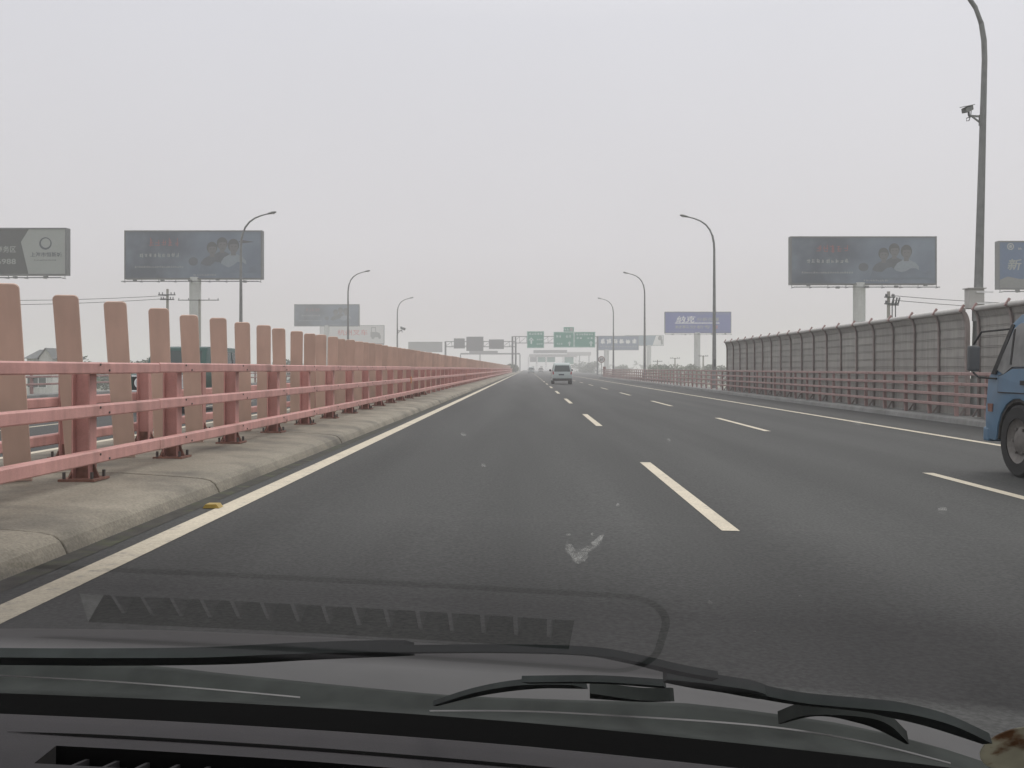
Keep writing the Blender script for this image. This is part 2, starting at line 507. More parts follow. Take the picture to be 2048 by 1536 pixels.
def median_rail(name, label, xp, side, yend):
    t = thing(name, label, 'guardrail', (0, 0, 0))
    xr = xp + side * 0.14
    seg = 2 * PS
    ym = PY0 - 3 * PS
    k = 0
    yy = ym
    while yy < yend:
        o = link('post', PM, t, (xp, yy, 0.26))
        if yy < 40:
            f = link('foot_plate', FM, o)
            if yy < 26 and yy > 7:
                for a in (-0.13, 0.13):
                    for b in (-0.13, 0.13):
                        link('bolt', BM, f, (a, b, 0))
            if side > 0 and yy < 30 and yy > 7:
                for (z0, z1) in RAILZ:
                    for dy in (-0.10, 0.10):
                        link('bolt', RBM, t, (xr + 0.054, yy + dy, z0 + (0.085 if dy < 0 else 0.03)))
        yy += PS
    for (z0, z1) in RAILZ:
        sm_ = rail_mesh(seg, z0, z1, xr)
        y = 10.8 - 3 * seg
        while y < 60:
            link('rail', sm_, t, (0, y, random.uniform(-0.004, 0.004)))
            y += seg
        lm = rail_mesh(seg * 6, z0, z1, xr)
        while y < yend - seg * 6:
            link('rail', lm, t, (0, y, 0))
            y += seg * 6
        link('rail', rail_mesh(yend - y, z0, z1, xr), t, (0, y, 0))
    return t, xr
gr1, xr1 = median_rail('median_guardrail', 'salmon pink three-rail steel guardrail along the near edge of the median kerb', -4.18, 1, 266)
gr2, xr2 = median_rail('median_guardrail', 'salmon pink guardrail behind the tan blades, facing the opposite carriageway', -5.40, -1, 266)
for i, yy in enumerate((34.0, 64.5, 96.0, 127.0)):
    mb = MB(); mb.box(xr1 + 0.057, xr1 + 0.075, -0.09, 0.09, 0.80, 1.04)
    mb.build('reflector', M['orange'], gr1, (0, yy, 0), bevel=0.006)

# anti-glare blades: raked boards with rounded corners and a stiffening fold
def blade_mesh():
    prof = []
    wd, z0, z1, r = 0.122, 0.27, 2.14, 0.045
    wb = 0.116
    for cx, sg in ((1, 1), (-1, -1)):
        pass
    pts = [(-wb, z0), (wb, z0)]
    for k in range(5):
        a = math.pi / 2 * k / 4
        pts.append((wd - r + r * math.cos(a), z1 - r + r * math.sin(a)))
    for k in range(5):
        a = math.pi / 2 + math.pi / 2 * k / 4
        pts.append((-wd + r + r * math.cos(a), z1 - r + r * math.sin(a)))
    mb = MB()
    mb.prism(pts, -0.014, 0.014)
    return mb.mesh('blade', M['blade'], bevel=0.006)
bl = thing('anti_glare_screen', 'row of tall tan anti-glare blades standing along the middle of the median', 'fence', (0, 0, 0))
bmn = blade_mesh()
stub = MB(); stub.box(-0.05, 0.05, 0.016, 0.07, 0.26, 1.2)
stubm = stub.mesh('blade_stay', M['pinkdull'])
y = 10.4 - 3 * 1.23
while y < 267:
    o = link('blade', bmn, bl, (-4.75, y, 0))
    o.rotation_euler = (R(16.0 + random.uniform(-0.5, 0.5)), R(random.uniform(-0.5, 0.5)), R(random.uniform(9, 14)))
    o.location.z = random.uniform(-0.012, 0.012)
    o.location.y += 0.16
    y += 1.23

# ------------------------------------------------------------------ right-hand parapet railing
RS = 1.9
RY0 = 28.5
rr = thing('parapet_railing', 'faded pink four-rail railing along the right-hand kerb of the road', 'railing', (0, 0, 0))
rp = MB()
rp.prism([(-0.03, 0.0), (0.07, 0.0), (0.06, 0.5), (0.05, 1.26), (-0.03, 1.26), (-0.05, 0.3)], -0.035, 0.035)
rpm = rp.mesh('post', M['pinkdull'])
k = -8
while RY0 + RS * k < 162:
    link('post', rpm, rr, (12.27, RY0 + RS * k, ZK))
    k += 1
for zc in (1.16, 0.866, 0.57, 0.27):
    y = RY0 - 8 * RS - 0.6
    while y < 161:
        L = RS * 4 if y < 70 else RS * 12
        L = min(L, 162 - y)
        mb = MB(); mb.prism([(12.17, zc - 0.045), (12.24, zc - 0.045), (12.24, zc + 0.045), (12.17, zc + 0.045)], y, y + L - 0.02)
        mb.build('rail', M['pinkdull'], rr, bevel=0.012)
        y += L
r2 = thing('parapet_railing', 'faded pink railing on the far side of the opposite carriageway', 'railing', (0, 0, 0))
zk2 = zo(-18.68) + 0.44
k = 0
while 12 + 2.6 * k < 200:
    link('post', rpm, r2, (-18.95, 12 + 2.6 * k, zk2 - 0.10)); k += 1
for dz in (1.06, 0.78, 0.49):
    y = 8.0
    while y < 200:
        mb = MB(); mb.prism([(-18.86, zk2 + dz - 0.15), (-18.79, zk2 + dz - 0.15), (-18.79, zk2 + dz - 0.07), (-18.86, zk2 + dz - 0.07)], y, y + 15.58)
        mb.build('rail', M['pinkdull'], r2, bevel=0.012)
        y += 15.6

# ------------------------------------------------------------------ noise barrier
XB = 12.62
def bprof(s):
    """barrier section: distance s up from the kerb -> (x offset, z)"""
    if s < 2.55:
        return (0.0, s)
    t = min((s - 2.55) / 0.62, 1.0)
    return (-0.16 * t * t * 0.95, 2.55 + 0.62 * t * (1 - 0.25 * t))
def barrier(ys, label):
    t = thing('noise_barrier', label, 'barrier', (0, 0, 0))
    pm = MB()
    out = [bprof(0.0), bprof(2.55), bprof(2.7), bprof(2.85), bprof(3.0), bprof(3.17)]
    for i in range(len(out) - 1):
        (xa, za), (xb, zb) = out[i], out[i + 1]
        for (o0, o1, wy) in ((-0.085, -0.07, 0.045), (-0.07, 0.05, 0.012)):
            pm.add([(xa + o0, -wy, za), (xa + o1, -wy, za), (xa + o1, wy, za), (xa + o0, wy, za), (xb + o0, -wy, zb), (xb + o1, -wy, zb), (xb + o1, wy, zb), (xb + o0, wy, zb)],
                   [(0, 3, 2, 1), (4, 5, 6, 7), (0, 1, 5, 4), (1, 2, 6, 5), (2, 3, 7, 6), (3, 0, 4, 7)])
    pmm = pm.mesh('post', M['postbrown'])
    fm = MB(); fm.prism([(-0.26, 0.0), (-0.20, 0.0), (-0.05, 0.26), (-0.05, 0.32)], -0.02, 0.02); fmm = fm.mesh('brace', M['postbrown'])
    tipm = MB(); tipm.bar((-0.24, 0, 2.98), (-0.12, 0, 3.17), 0.06, 0.06); tmm = tipm.mesh('post_tip', M['pinkdull'])
    for yy in ys:
        o = link('post', pmm, t, (XB, yy, ZK + 0.02))
        link('brace', fmm, o); link('post_tip', tmm, o)
    nsl = 11
    hs = 3.08 / nsl
    slm = []
    for j in range(nsl):
        mb = MB()
        a0, a1 = j * hs + 0.003, (j + 1) * hs - 0.003
        q = []
        for s_, d in ((a0, -0.012), (a0 + 0.012, -0.022), (a1 - 0.03, -0.010), (a1 - 0.02, -0.026), (a1, -0.012)):
            x_, z_ = bprof(s_); q.append((x_ + d, z_))
        x_, z_ = bprof(a1); q.append((x_ + 0.04, z_))
        x_, z_ = bprof(a0); q.append((x_ + 0.04, z_))
        mb.prism(q, 0.025, RS - 0.025)
        slm.append(mb.mesh('slat', M['panel']))
    bk = MB()
    q = [bprof(s_) for s_ in (0.0, 2.55, 2.7, 2.85, 3.0, 3.08)]
    bk.prism([(x + 0.041, z) for x, z in q] + [(x + 0.06, z) for x, z in reversed(q)], 0.0, RS)
    bkm = bk.mesh('backing_sheet', M['panel'])
    cp = MB()
    x_, z_ = bprof(3.14)
    cp.tube([(x_ + 0.01, 0.03, z_ + 0.02), (x_ + 0.01, RS - 0.03, z_ + 0.02)], 0.075, 10)
    cpm = cp.mesh('coping', M['coping'], smooth=True)
    ys = sorted(ys)
    for yy in ys[:-1]:
        for j in range(nsl):
            link('slat', slm[j], t, (XB + random.uniform(-0.004, 0.004), yy, ZK + 0.02))
        link('coping', cpm, t, (XB, yy, ZK + 0.02))
        link('backing_sheet', bkm, t, (XB, yy, ZK + 0.02))
    return t
barrier([RY0 + RS * k for k in range(19)], 'long grey slatted noise barrier with curved top standing behind the right railing')
barrier([27.7 - RS * k for k in range(6)], 'nearer section of grey noise barrier beyond the gap, behind the blue truck')

# ------------------------------------------------------------------ lamp posts
def lamp_meshes():
    pole = MB()
    pts, rad = [], []
    for z in (0.0, 2.0, 4.0, 6.0, 8.0, 9.6):
        pts.append((0, 0, z)); rad.append(0.155 - 0.008 * z)
    arc = [(-0.03, 10.1), (-0.12, 10.55), (-0.30, 10.98), (-0.58, 11.34), (-0.95, 11.60), (-1.35, 11.76), (-1.75, 11.87)]
    for i, (a, z) in enumerate(arc):
        pts.append((a, 0, z)); rad.append(0.078 - 0.006 * i)
    pole.tube(pts, rad, 10)
    pm = pole.mesh('pole', M['steel'], smooth=True)
    hd = MB()
    sec = [(-1.70, 11.86, 0.045, 0.04), (-1.85, 11.90, 0.10, 0.06), (-2.05, 11.95, 0.14, 0.085), (-2.25, 11.99, 0.13, 0.08), (-2.38, 12.01, 0.06, 0.04)]
    rows = []
    for (a, z, wy, hz) in sec:
        rows.append([(a, wy * math.cos(t), z + hz * math.sin(t)) for t in [2 * math.pi * k / 10 for k in range(10)]] )
    n = 10
    vs = [p for r_ in rows for p in r_]
    fs = [(j * n + i, j * n + (i + 1) % n, (j + 1) * n + (i + 1) % n, (j + 1) * n + i) for j in range(len(rows) - 1) for i in range(n)]
    fs += [list(range(n)), [4 * n + i for i in range(n)]]
    hd.add(vs, fs)
    hm = hd.mesh('lamp_head', M['steel'], smooth=True)
    ln = MB(); ln.ellipsoid((-2.12, 0, 11.90), (0.17, 0.10, 0.04), 10, 6); lm = ln.mesh('lens', M['lens'], smooth=True)
    bs = MB(); bs.tube([(0, 0, 0), (0, 0, 0.9), (0, 0, 1.0)], [0.20, 0.20, 0.16], 10); bs.box(-0.22, 0.22, -0.22, 0.22, -0.02, 0.03)
    bm2 = bs.mesh('base', M['steel'], smooth=True)
    hr = MB(); hr.box(-0.05, 0.05, -0.20, -0.13, 1.5, 2.0); hrm = hr.mesh('hatch', M['darksteel'])
    return pm, hm, lm, bm2, hrm
LM = lamp_meshes()
def lamp(x, y, flip, label, z):
    t = thing('street_lamp', label, 'street lamp', (x, y, z), 'street lamps along both parapets')
    if flip:
        t.rotation_euler = (0, 0, math.pi)
    link('pole', LM[0], t)
    h = link('lamp_head', LM[1], t); link('lens', LM[2], h)
    link('base', LM[3], t); link('hatch', LM[4], t)
    return t
ZL = ZK
l1 = lamp(12.95, 28.78, False, 'tallest lamp post, carrying a camera and a cabinet, by the noise barrier gap', ZL)
l1.rotation_euler = (0, R(1.5), 0); l1.scale = (1, 1, 1.075)
lamp(12.95, 69.0, False, 'grey curved lamp post just past the far end of the noise barrier', ZL)
lamp(12.95, 110.0, False, 'curved lamp post second past the noise barrier, left of the blue billboard', ZL)
lamp(12.95, 150.0, False, 'smallest curved lamp post on the right, next to the round speed sign', ZL)
lamp(-19.3, 67.0, True, 'curved lamp post in front of the large left billboard', ZL - 0.1)
lamp(-19.3, 107.0, True, 'curved lamp post in front of the small dark billboard on the left', ZL - 0.1)
l7 = lamp(-19.3, 147.5, True, 'farthest curved lamp post on the left, with a small camera on it', ZL - 0.1)

def cctv(loc, sx, label, sc_=1.0):
    t = thing('surveillance_camera', label, 'camera', loc, 'surveillance cameras on the lamp posts')
    t.scale = (sx * sc_, sc_, sc_)
    mb = MB(); mb.bar((0.0, 0, 0), (-0.34, 0, 0.02), 0.05, 0.05); mb.bar((-0.02, 0, -0.17), (-0.24, 0, 0.0), 0.04, 0.04); mb.box(-0.03, 0.02, -0.05, 0.05, -0.26, 0.05)
    mb.build('bracket', M['steel'], t)
    mb = MB(); mb.bar((-0.25, 0.05, 0.27), (-0.60, -0.28, 0.09), 0.15, 0.14); h = mb.build('housing', M['steel'], t, bevel=0.015)
    mb = MB(); mb.bar((-0.21, 0.08, 0.355), (-0.66, -0.34, 0.185), 0.18, 0.02); mb.build('sunshield', M['steel'], h)
    mb = MB(); mb.tube([(-0.33, 0, 0.02), (-0.38, -0.08, 0.14)], 0.03, 6); mb.build('swivel', M['darksteel'], t)
    mb = MB(); mb.tube([(-0.24, 0.05, 0.22), (-0.26, 0.04, 0.05), (-0.33, 0, -0.12), (-0.40, 0, -0.13), (-0.40, 0, -0.05), (-0.25, 0, 0.0)], 0.014, 5); mb.build('cable', M['darksteel'], t)
    return t
cctv((13.10, 28.78, 8.60), 1, 'white surveillance camera on a bracket high on the nearest lamp post')
cctv((-19.2, 147.4, 6.9), -1, 'tiny surveillance camera on the farthest left lamp post', 1.8)
cab = thing('equipment_cabinet', 'grey metal cabinet strapped to the nearest lamp post above the noise barrier', 'cabinet', (12.80, 28.5, 3.02))
mb = MB(); mb.box(-0.22, 0.22, -0.16, 0.16, 0, 0.56); mb.build('box', M['coping'], cab, bevel=0.012)
mb = MB(); mb.box(-0.26, 0.26, -0.2, 0.2, 0.565, 0.59); mb.build('roof', M['coping'], cab)
for z in (0.13, 0.45):
    mb = MB(); mb.box(-0.02, 0.46, -0.185, -0.165, z, z + 0.035); mb.build('strap', M['white'], cab)
mb = MB(); mb.box(-0.05, 0.05, -0.05, 0.05, -0.35, 0.0); mb.build('conduit', M['steel'], cab)

# ------------------------------------------------------------------ billboards
def bb_mat(name, c_left, c_right, c_cloud, amt, x0, x1):
    """printed picture background: two tones across the board with soft cloud shapes"""
    m = bpy.data.materials.new(name); m.use_nodes = True
    t = m.node_tree; b = t.nodes['Principled BSDF']
    b.inputs['Roughness'].default_value = 0.6
    tcn = t.nodes.new('ShaderNodeTexCoord'); sp = t.nodes.new('ShaderNodeSeparateXYZ')
    t.links.new(tcn.outputs['Object'], sp.inputs[0])
    mr = t.nodes.new('ShaderNodeMapRange'); mr.inputs[1].default_value = x0; mr.inputs[2].default_value = x1; mr.interpolation_type = 'SMOOTHSTEP'
    t.links.new(sp.outputs['X'], mr.inputs[0])
    a = t.nodes.new('ShaderNodeMix'); a.data_type = 'RGBA'
    a.inputs[6].default_value = (*c_left, 1); a.inputs[7].default_value = (*c_right, 1)
    t.links.new(mr.outputs[0], a.inputs[0])
    n = t.nodes.new('ShaderNodeTexNoise'); n.inputs['Scale'].default_value = 0.28; n.inputs['Detail'].default_value = 4
    t.links.new(tcn.outputs['Object'], n.inputs['Vector'])
    m2 = t.nodes.new('ShaderNodeMapRange'); m2.inputs[1].default_value = 0.42; m2.inputs[2].default_value = 0.75; m2.inputs[4].default_value = amt
    t.links.new(n.outputs[0], m2.inputs[0])
    c = t.nodes.new('ShaderNodeMix'); c.data_type = 'RGBA'
    c.inputs[7].default_value = (*c_cloud, 1)
    t.links.new(a.outputs[2], c.inputs[6]); t.links.new(m2.outputs[0], c.inputs[0])
    t.links.new(c.outputs[2], b.inputs['Base Color'])
    return m
PRINT = {
    'people': bb_mat('print_night_sky', (0.018, 0.034, 0.066), (0.080, 0.115, 0.175), (0.16, 0.21, 0.28), 0.7, -3.0, 2.0),
    'blue': mat('print_blue', (0.030, 0.060, 0.33), 0.6, var=0.05),
    'blue2': mat('print_steel_blue', (0.028, 0.085, 0.20), 0.6, var=0.1),
    'dark': mat('print_charcoal', (0.030, 0.034, 0.036), 0.6, var=0.05),
    'pale': mat('print_pale_grey', (0.28, 0.30, 0.29), 0.6, var=0.04),
    'whitebg': mat('print_white', (0.55, 0.54, 0.54), 0.6, var=0.04),
    'hair': mat('print_hair', (0.030, 0.034, 0.040), 0.6, var=0.05),
    'skin': mat('print_skin', (0.095, 0.095, 0.10), 0.6, var=0.05),
    'cloth': mat('print_cloth', (0.052, 0.064, 0.082), 0.6, var=0.2, scale=1.0),
    'shirt': mat('print_shirt', (0.19, 0.225, 0.27), 0.6, var=0.1),
    'mist': mat('print_mist', (0.085, 0.118, 0.17), 0.6, var=0.25, scale=0.5),
    'redp': mat('print_dull_red', (0.22, 0.04, 0.05), 0.6, var=0.1),
    'textp': mat('print_dull_white', (0.32, 0.33, 0.34), 0.6, var=0.05),
    'navy': mat('print_navy', (0.02, 0.035, 0.055), 0.6, var=0.05),
    'greyprint': mat('print_machine_grey', (0.16, 0.165, 0.165), 0.6, var=0.1),
}
def disc(mb, cx, cz, rx, rz, y, n=20, a0=0.0, a1=2 * math.pi):
    vs = [(cx, y, cz)] + [(cx + rx * math.cos(a0 + (a1 - a0) * i / n), y, cz + rz * math.sin(a0 + (a1 - a0) * i / n)) for i in range(n + 1)]
    mb.add(vs, [(0, i + 1, i + 2) for i in range(n)])
def ring(mb, cx, cz, r0, r1, y, n=24, off=(0, 0)):
    vs = []
    for i in range(n + 1):
        a = 2 * math.pi * i / n
        vs += [(cx + off[0] + r0 * math.cos(a), y, cz + off[1] + r0 * math.sin(a)), (cx + r1 * math.cos(a), y, cz + r1 * math.sin(a))]
    mb.add(vs, [(2 * i, 2 * i + 1, 2 * i + 3, 2 * i + 2) for i in range(n)])
def poly(mb, pts, y):
    mb.add([(a, y, b) for a, b in pts], [list(range(len(pts)))])

def billboard(px0, px1, py0, py1, Y, bgm, label, pillar_px=None, rz=0.0, lights=True, pr=0.75, ground=-5.6):
    """single-pillar billboard whose board spans the given pixels at distance Y; board local frame: centre of the face"""
    a, b = P(px0, py1, Y), P(px1, py0, Y)
    Wd, H = b.x - a.x, b.z - a.z
    cx, cz = (a.x + b.x) / 2, (a.z + b.z) / 2
    t = thing('billboard', label, 'billboard', (cx, Y, ground), 'billboards on single pillars beside the road')
    t.rotation_euler = (0, 0, rz)
    z = cz - ground
    mb = MB(); mb.box(-Wd / 2, Wd / 2, 0, 0.9, -H / 2, H / 2)
    pan = mb.build('board', bgm, t, (0, 0, z))
    fr = MB()
    for s_ in (-1, 1):
        fr.box(s_ * Wd / 2 - 0.08, s_ * Wd / 2 + 0.08, -0.07, 0.98, -H / 2 - 0.08, H / 2 + 0.08)
        fr.box(-Wd / 2 + 0.08, Wd / 2 - 0.08, -0.07, 0.98, s_ * H / 2 - 0.08, s_ * H / 2 + 0.08)
    fr.build('frame', M['darksteel'], t, (0, 0, z))
    ppx = pillar_px if pillar_px is not None else (px0 + px1) / 2
    pxx = (ppx - VX) / F * Y - cx
    mb = MB(); mb.tube([(pxx, 0.5, 0), (pxx, 0.5, z - H / 2 + 0.2)], pr, 16)
    mb.build('pillar', M['pillar'], t, smooth=True)
    if lights:
        ct = MB()
        zb = -H / 2 - 0.45
        ct.box(-Wd / 2, Wd / 2, -1.25, -1.18, zb - 0.03, zb + 0.03)
        ct.box(-Wd / 2, Wd / 2, -0.55, -0.48, zb - 0.03, zb + 0.03)
        n = 9
        for i in range(n):
            x = -Wd / 2 + Wd * (i + 0.02) / (n - 0.96)
            ct.box(x - 0.03, x + 0.03, -1.25, 0.1, zb - 0.09, zb - 0.04)
            ct.box(x - 0.03, x + 0.03, -0.20, -0.14, zb - 0.04, -H / 2 - 0.06)
        ct.build('catwalk', M['darksteel'], t, (0, 0, z))
        fl = MB(); fl.box(-0.22, 0.22, -1.45, -1.05, 0.03, 0.30)
        flm = fl.mesh('floodlight', M['darksteel'], bevel=0.03)
        for i in range(5):
            link('floodlight', flm, t, (-Wd / 2 + Wd * (i + 0.5) / 5, 0, z + zb + random.uniform(-0.25, 0.1)))
    return t, pan, Wd, H

def people_print(pan, Wd, H, rnd):
    """the advert with a line of red letters, rows of small text and three heads"""
    y = -0.012
    def X(u): return -Wd / 2 + u * Wd
    def Z(v): return H / 2 - v * H
    mb = MB(); scribble(mb, X(0.17), X(0.40), Z(0.34), Z(0.14), 5, y, rnd); mb.build('lettering', PRINT['redp'], pan)
    mb = MB(); scribble(mb, X(0.105), X(0.40), Z(0.56), Z(0.46), 9, y, rnd); mb.build('lettering', PRINT['textp'], pan)
    mb = MB(); scribble(mb, X(0.07), X(0.43), Z(0.78), Z(0.73), 22, y, rnd); mb.build('lettering', PRINT['textp'], pan)
    mb = MB(); scribble(mb, X(0.50), X(0.67), Z(0.95), Z(0.90), 14, y, rnd); mb.build('lettering', PRINT['textp'], pan)
    def person(u, v, r, k, shirt):
        yk = y - 0.010 * k
        mb = MB()
        hr = r * H
        cx, cz = X(u), Z(v)
        mb.mi = 2 if shirt else 0                       # shoulders and chest
        poly(mb, [(cx - 2.1 * hr, cz - 3.9 * hr), (cx + 2.2 * hr, cz - 3.9 * hr), (cx + 2.05 * hr, cz - 2.5 * hr), (cx + 1.5 * hr, cz - 1.85 * hr), (cx + 0.45 * hr, cz - 1.35 * hr), (cx - 0.5 * hr, cz - 1.35 * hr), (cx - 1.5 * hr, cz - 1.9 * hr), (cx - 2.0 * hr, cz - 2.6 * hr)], yk)
        mb.mi = 3                                       # hair behind the face
        disc(mb, cx, cz + 0.06 * hr, 0.95 * hr, 1.08 * hr, yk - 0.002)
        mb.mi = 1                                       # neck, face
        poly(mb, [(cx - 0.42 * hr, cz - 1.6 * hr), (cx + 0.42 * hr, cz - 1.6 * hr), (cx + 0.36 * hr, cz - 0.7 * hr), (cx - 0.36 * hr, cz - 0.7 * hr)], yk - 0.004)
        disc(mb, cx + 0.06 * hr, cz - 0.28 * hr, 0.72 * hr, 0.98 * hr, yk - 0.006)
        mb.mi = 3                                       # fringe, brows and eyes
        disc(mb, cx + 0.02 * hr, cz + 0.30 * hr, 0.80 * hr, 0.55 * hr, yk - 0.008, 16, -0.15, math.pi + 0.25)
        for e_ in (-0.25, 0.36):
            disc(mb, cx + e_ * hr, cz - 0.15 * hr, 0.17 * hr, 0.07 * hr, yk - 0.008, 8)
        poly(mb, [(cx - 0.16 * hr, cz - 0.80 * hr), (cx + 0.28 * hr, cz - 0.80 * hr), (cx + 0.20 * hr, cz - 0.87 * hr), (cx - 0.08 * hr, cz - 0.87 * hr)], yk - 0.008)
        mb.build('printed_portrait', [PRINT['cloth'], PRINT['skin'], PRINT['shirt'], PRINT['hair']], pan)
    person(0.712, 0.27, 0.122, 1, False)
    person(0.638, 0.36, 0.118, 2, False)
    person(0.795, 0.31, 0.128, 3, True)
    mb = MB(); rm = random.Random(int(Wd * 100))
    top = [(X(0.56 + 0.40 * i / 12), Z(0.70 + 0.05 * math.sin(i * 1.3) + rm.uniform(-0.02, 0.02))) for i in range(13)]
    poly(mb, [(X(0.54), Z(0.88))] + top[::-1][::-1] + [(X(0.98), Z(0.88))], y - 0.052); mb.build('printed_mist', PRINT['mist'], pan)
    mb = MB(); disc(mb, X(0.50), Z(0.64), 0.035 * Wd, 0.09 * H, y); mb.build('printed_emblem', PRINT['cloth'], pan)

rnd = random.Random(3)
t, pan, Wd, H = billboard(250, 523, 462, 557, 131, PRINT['people'], 'large dark billboard with three faces behind the first left lamp post', 388)
people_print(pan, Wd, H, rnd)
mb = MB(); poly(mb, [(Wd * 0.33, H * 0.28), (Wd * 0.36, H * 0.31), (Wd * 0.45, H * 0.27), (Wd * 0.36, H * 0.24)], -0.012); mb.build('printed_bird', PRINT['hair'], pan)
t, pan, Wd, H = billboard(1582, 1872, 474, 568, 123, PRINT['people'], 'large dark billboard with three faces rising above the noise barrier', 1721)
people_print(pan, Wd, H, rnd)
t, pan, Wd, H = billboard(589, 718, 609, 652, 278, PRINT['people'], 'small dark billboard with faces, above the white forklift billboard', 653, lights=False)
people_print(pan, Wd, H, rnd)

# half-seen billboard at the left edge
t, pan, Wd, H = billboard(-170, 132, 457, 549, 118, PRINT['dark'], 'charcoal and pale grey billboard with a ring emblem, cut by the left picture edge', -20)
def xx(p): return (p - (-170 + 132) / 2) / F * 118
def zz(p): return ((457 + 549) / 2 - p) / F * 118
mb = MB(); poly(mb, [(xx(58), zz(458)), (xx(131), zz(458)), (xx(131), zz(548)), (xx(57), zz(548)), (xx(42), zz(484))], -0.01); mb.build('pale_field', PRINT['pale'], pan)
mb = MB(); ring(mb, xx(91), zz(487), 0.56, 0.74, -0.02, off=(0.03, 0.05)); mb.build('ring_emblem', PRINT['navy'], pan)
o = link('lettering', text_mesh('上海市恒新城', 'lettering', PRINT['navy'], 1.0, xx(124) - xx(61), 0.55), pan, ((xx(61) + xx(124)) / 2, -0.02, zz(509)))
mb = MB(); scribble(mb, xx(68), xx(112), zz(522), zz(518.5), 16, -0.012, rnd); mb.build('lettering', PRINT['navy'], pan)
link('lettering', text_mesh('商务区', 'lettering', PRINT['pale'], 1.0, xx(32) - xx(-7), 0.78), pan, ((xx(32) + xx(-7)) / 2, -0.02, zz(498.5)))
link('lettering', text_mesh('66988', 'lettering', PRINT['pale'], 1.0, xx(32) - xx(-16), 0.66), pan, ((xx(32) + xx(-16)) / 2, -0.02, zz(523)))

# half-seen blue billboard at the right edge
t, pan, Wd, H = billboard(1998, 2270, 483, 577, 125, PRINT['blue2'], 'blue billboard with one large white character, cut by the right picture edge', 2140)
def xx(p): return (p - (1998 + 2270) / 2) / F * 125
def zz(p): return ((483 + 577) / 2 - p) / F * 125
link('lettering', text_mesh('新', 'lettering', PRINT['pale'], 2.0, xx(2043) - xx(2014), 1.4, 0.15), pan, (xx(2029), -0.02, zz(529)))
mb = MB(); ring(mb, xx(2021), zz(493), 0.30, 0.44, -0.02); disc(mb, xx(2021), zz(493), 0.2, 0.2, -0.02); mb.build('ring_emblem', PRINT['textp'], pan)
mb = MB(); scribble(mb, xx(2032), xx(2200), zz(500), zz(494), 12, -0.012, rnd); mb.build('lettering', PRINT['textp'], pan)
mb = MB(); poly(mb, [(xx(1999), zz(576)), (xx(2269), zz(576)), (xx(2269), zz(556)), (xx(2040), zz(558)), (xx(2015), zz(553)), (xx(1999), zz(560))], -0.01); mb.build('printed_skyline', PRINT['greyprint'], pan)

# forklift billboard
t, pan, Wd, H = billboard(640, 768, 651, 687, 373, PRINT['whitebg'], 'white billboard with red characters and a grey forklift, left of the road', 700, lights=False)
def xx(p): return (p - (640 + 768) / 2) / F * 373
def zz(p): return ((651 + 687) / 2 - p) / F * 373
link('lettering', text_mesh('杭州叉车', 'lettering', M['red'], 2.0, xx(735) - xx(675), 2.2), pan, ((xx(735) + xx(675)) / 2, -0.02, zz(665)))
mb = MB()
poly(mb, [(xx(741), zz(674)), (xx(762), zz(674)), (xx(759), zz(666)), (xx(754), zz(664)), (xx(741), zz(664))], -0.02)
poly(mb, [(xx(742), zz(664)), (xx(743.5), zz(664)), (xx(744), zz(655)), (xx(742.5), zz(655))], -0.02)
poly(mb, [(xx(751), zz(664)), (xx(752.5), zz(664)), (xx(751.5), zz(655)), (xx(750), zz(655))], -0.02)
poly(mb, [(xx(742.5), zz(656)), (xx(752), zz(656)), (xx(752), zz(654.5)), (xx(742.5), zz(654.5))], -0.024)
disc(mb, xx(746), zz(675), 0.6, 0.6, -0.026); disc(mb, xx(759), zz(675), 0.5, 0.5, -0.026)
mb.build('printed_forklift', PRINT['greyprint'], pan)
mb = MB(); mb.box(-Wd / 2, Wd / 2, -0.05, 1.0, -H / 2 - 1.4, -H / 2 - 0.09); mb.build('lower_board', M['signback'], pan)

# blue billboard behind the second right lamp
t, pan, Wd, H = billboard(1330, 1462, 624, 666, 271, PRINT['blue'], 'violet blue billboard with white characters and an underline, right of the road', 1395, pr=0.85)
def xx(p): return (p - (1330 + 1462) / 2) / F * 271
def zz(p): return ((624 + 666) / 2 - p) / F * 271
link('lettering', text_mesh('纳克', 'lettering', M['white'], 2.0, xx(1391) - xx(1352), 1.75, 0.2), pan, (xx(1371.5), -0.02, zz(638.5)))
link('lettering', text_mesh('分析仪器', 'lettering', PRINT['pale'], 1.5, xx(1438) - xx(1393), 1.1, 0.15), pan, (xx(1415.5), -0.02, zz(639)))
mb = MB(); mb.box(xx(1350), xx(1439), -0.02, 0, zz(647), zz(645.2)); mb.build('underline', M['white'], pan)
link('lettering', text_mesh('材料分析专', 'lettering', PRINT['pale'], 1.0, xx(1421) - xx(1350), 0.95), pan, (xx(1385.5), -0.02, zz(654)))
link('lettering', text_mesh('家', 'lettering', M['red'], 1.0, 0.95, 0.95), pan, (xx(1433), -0.02, zz(654)))
mb = MB(); scribble(mb, xx(1390), xx(1458), zz(629), zz(626.5), 16, -0.012, rnd); scribble(mb, xx(1337), xx(1455), zz(663), zz(661), 26, -0.012, rnd); mb.build('lettering', PRINT['pale'], pan)

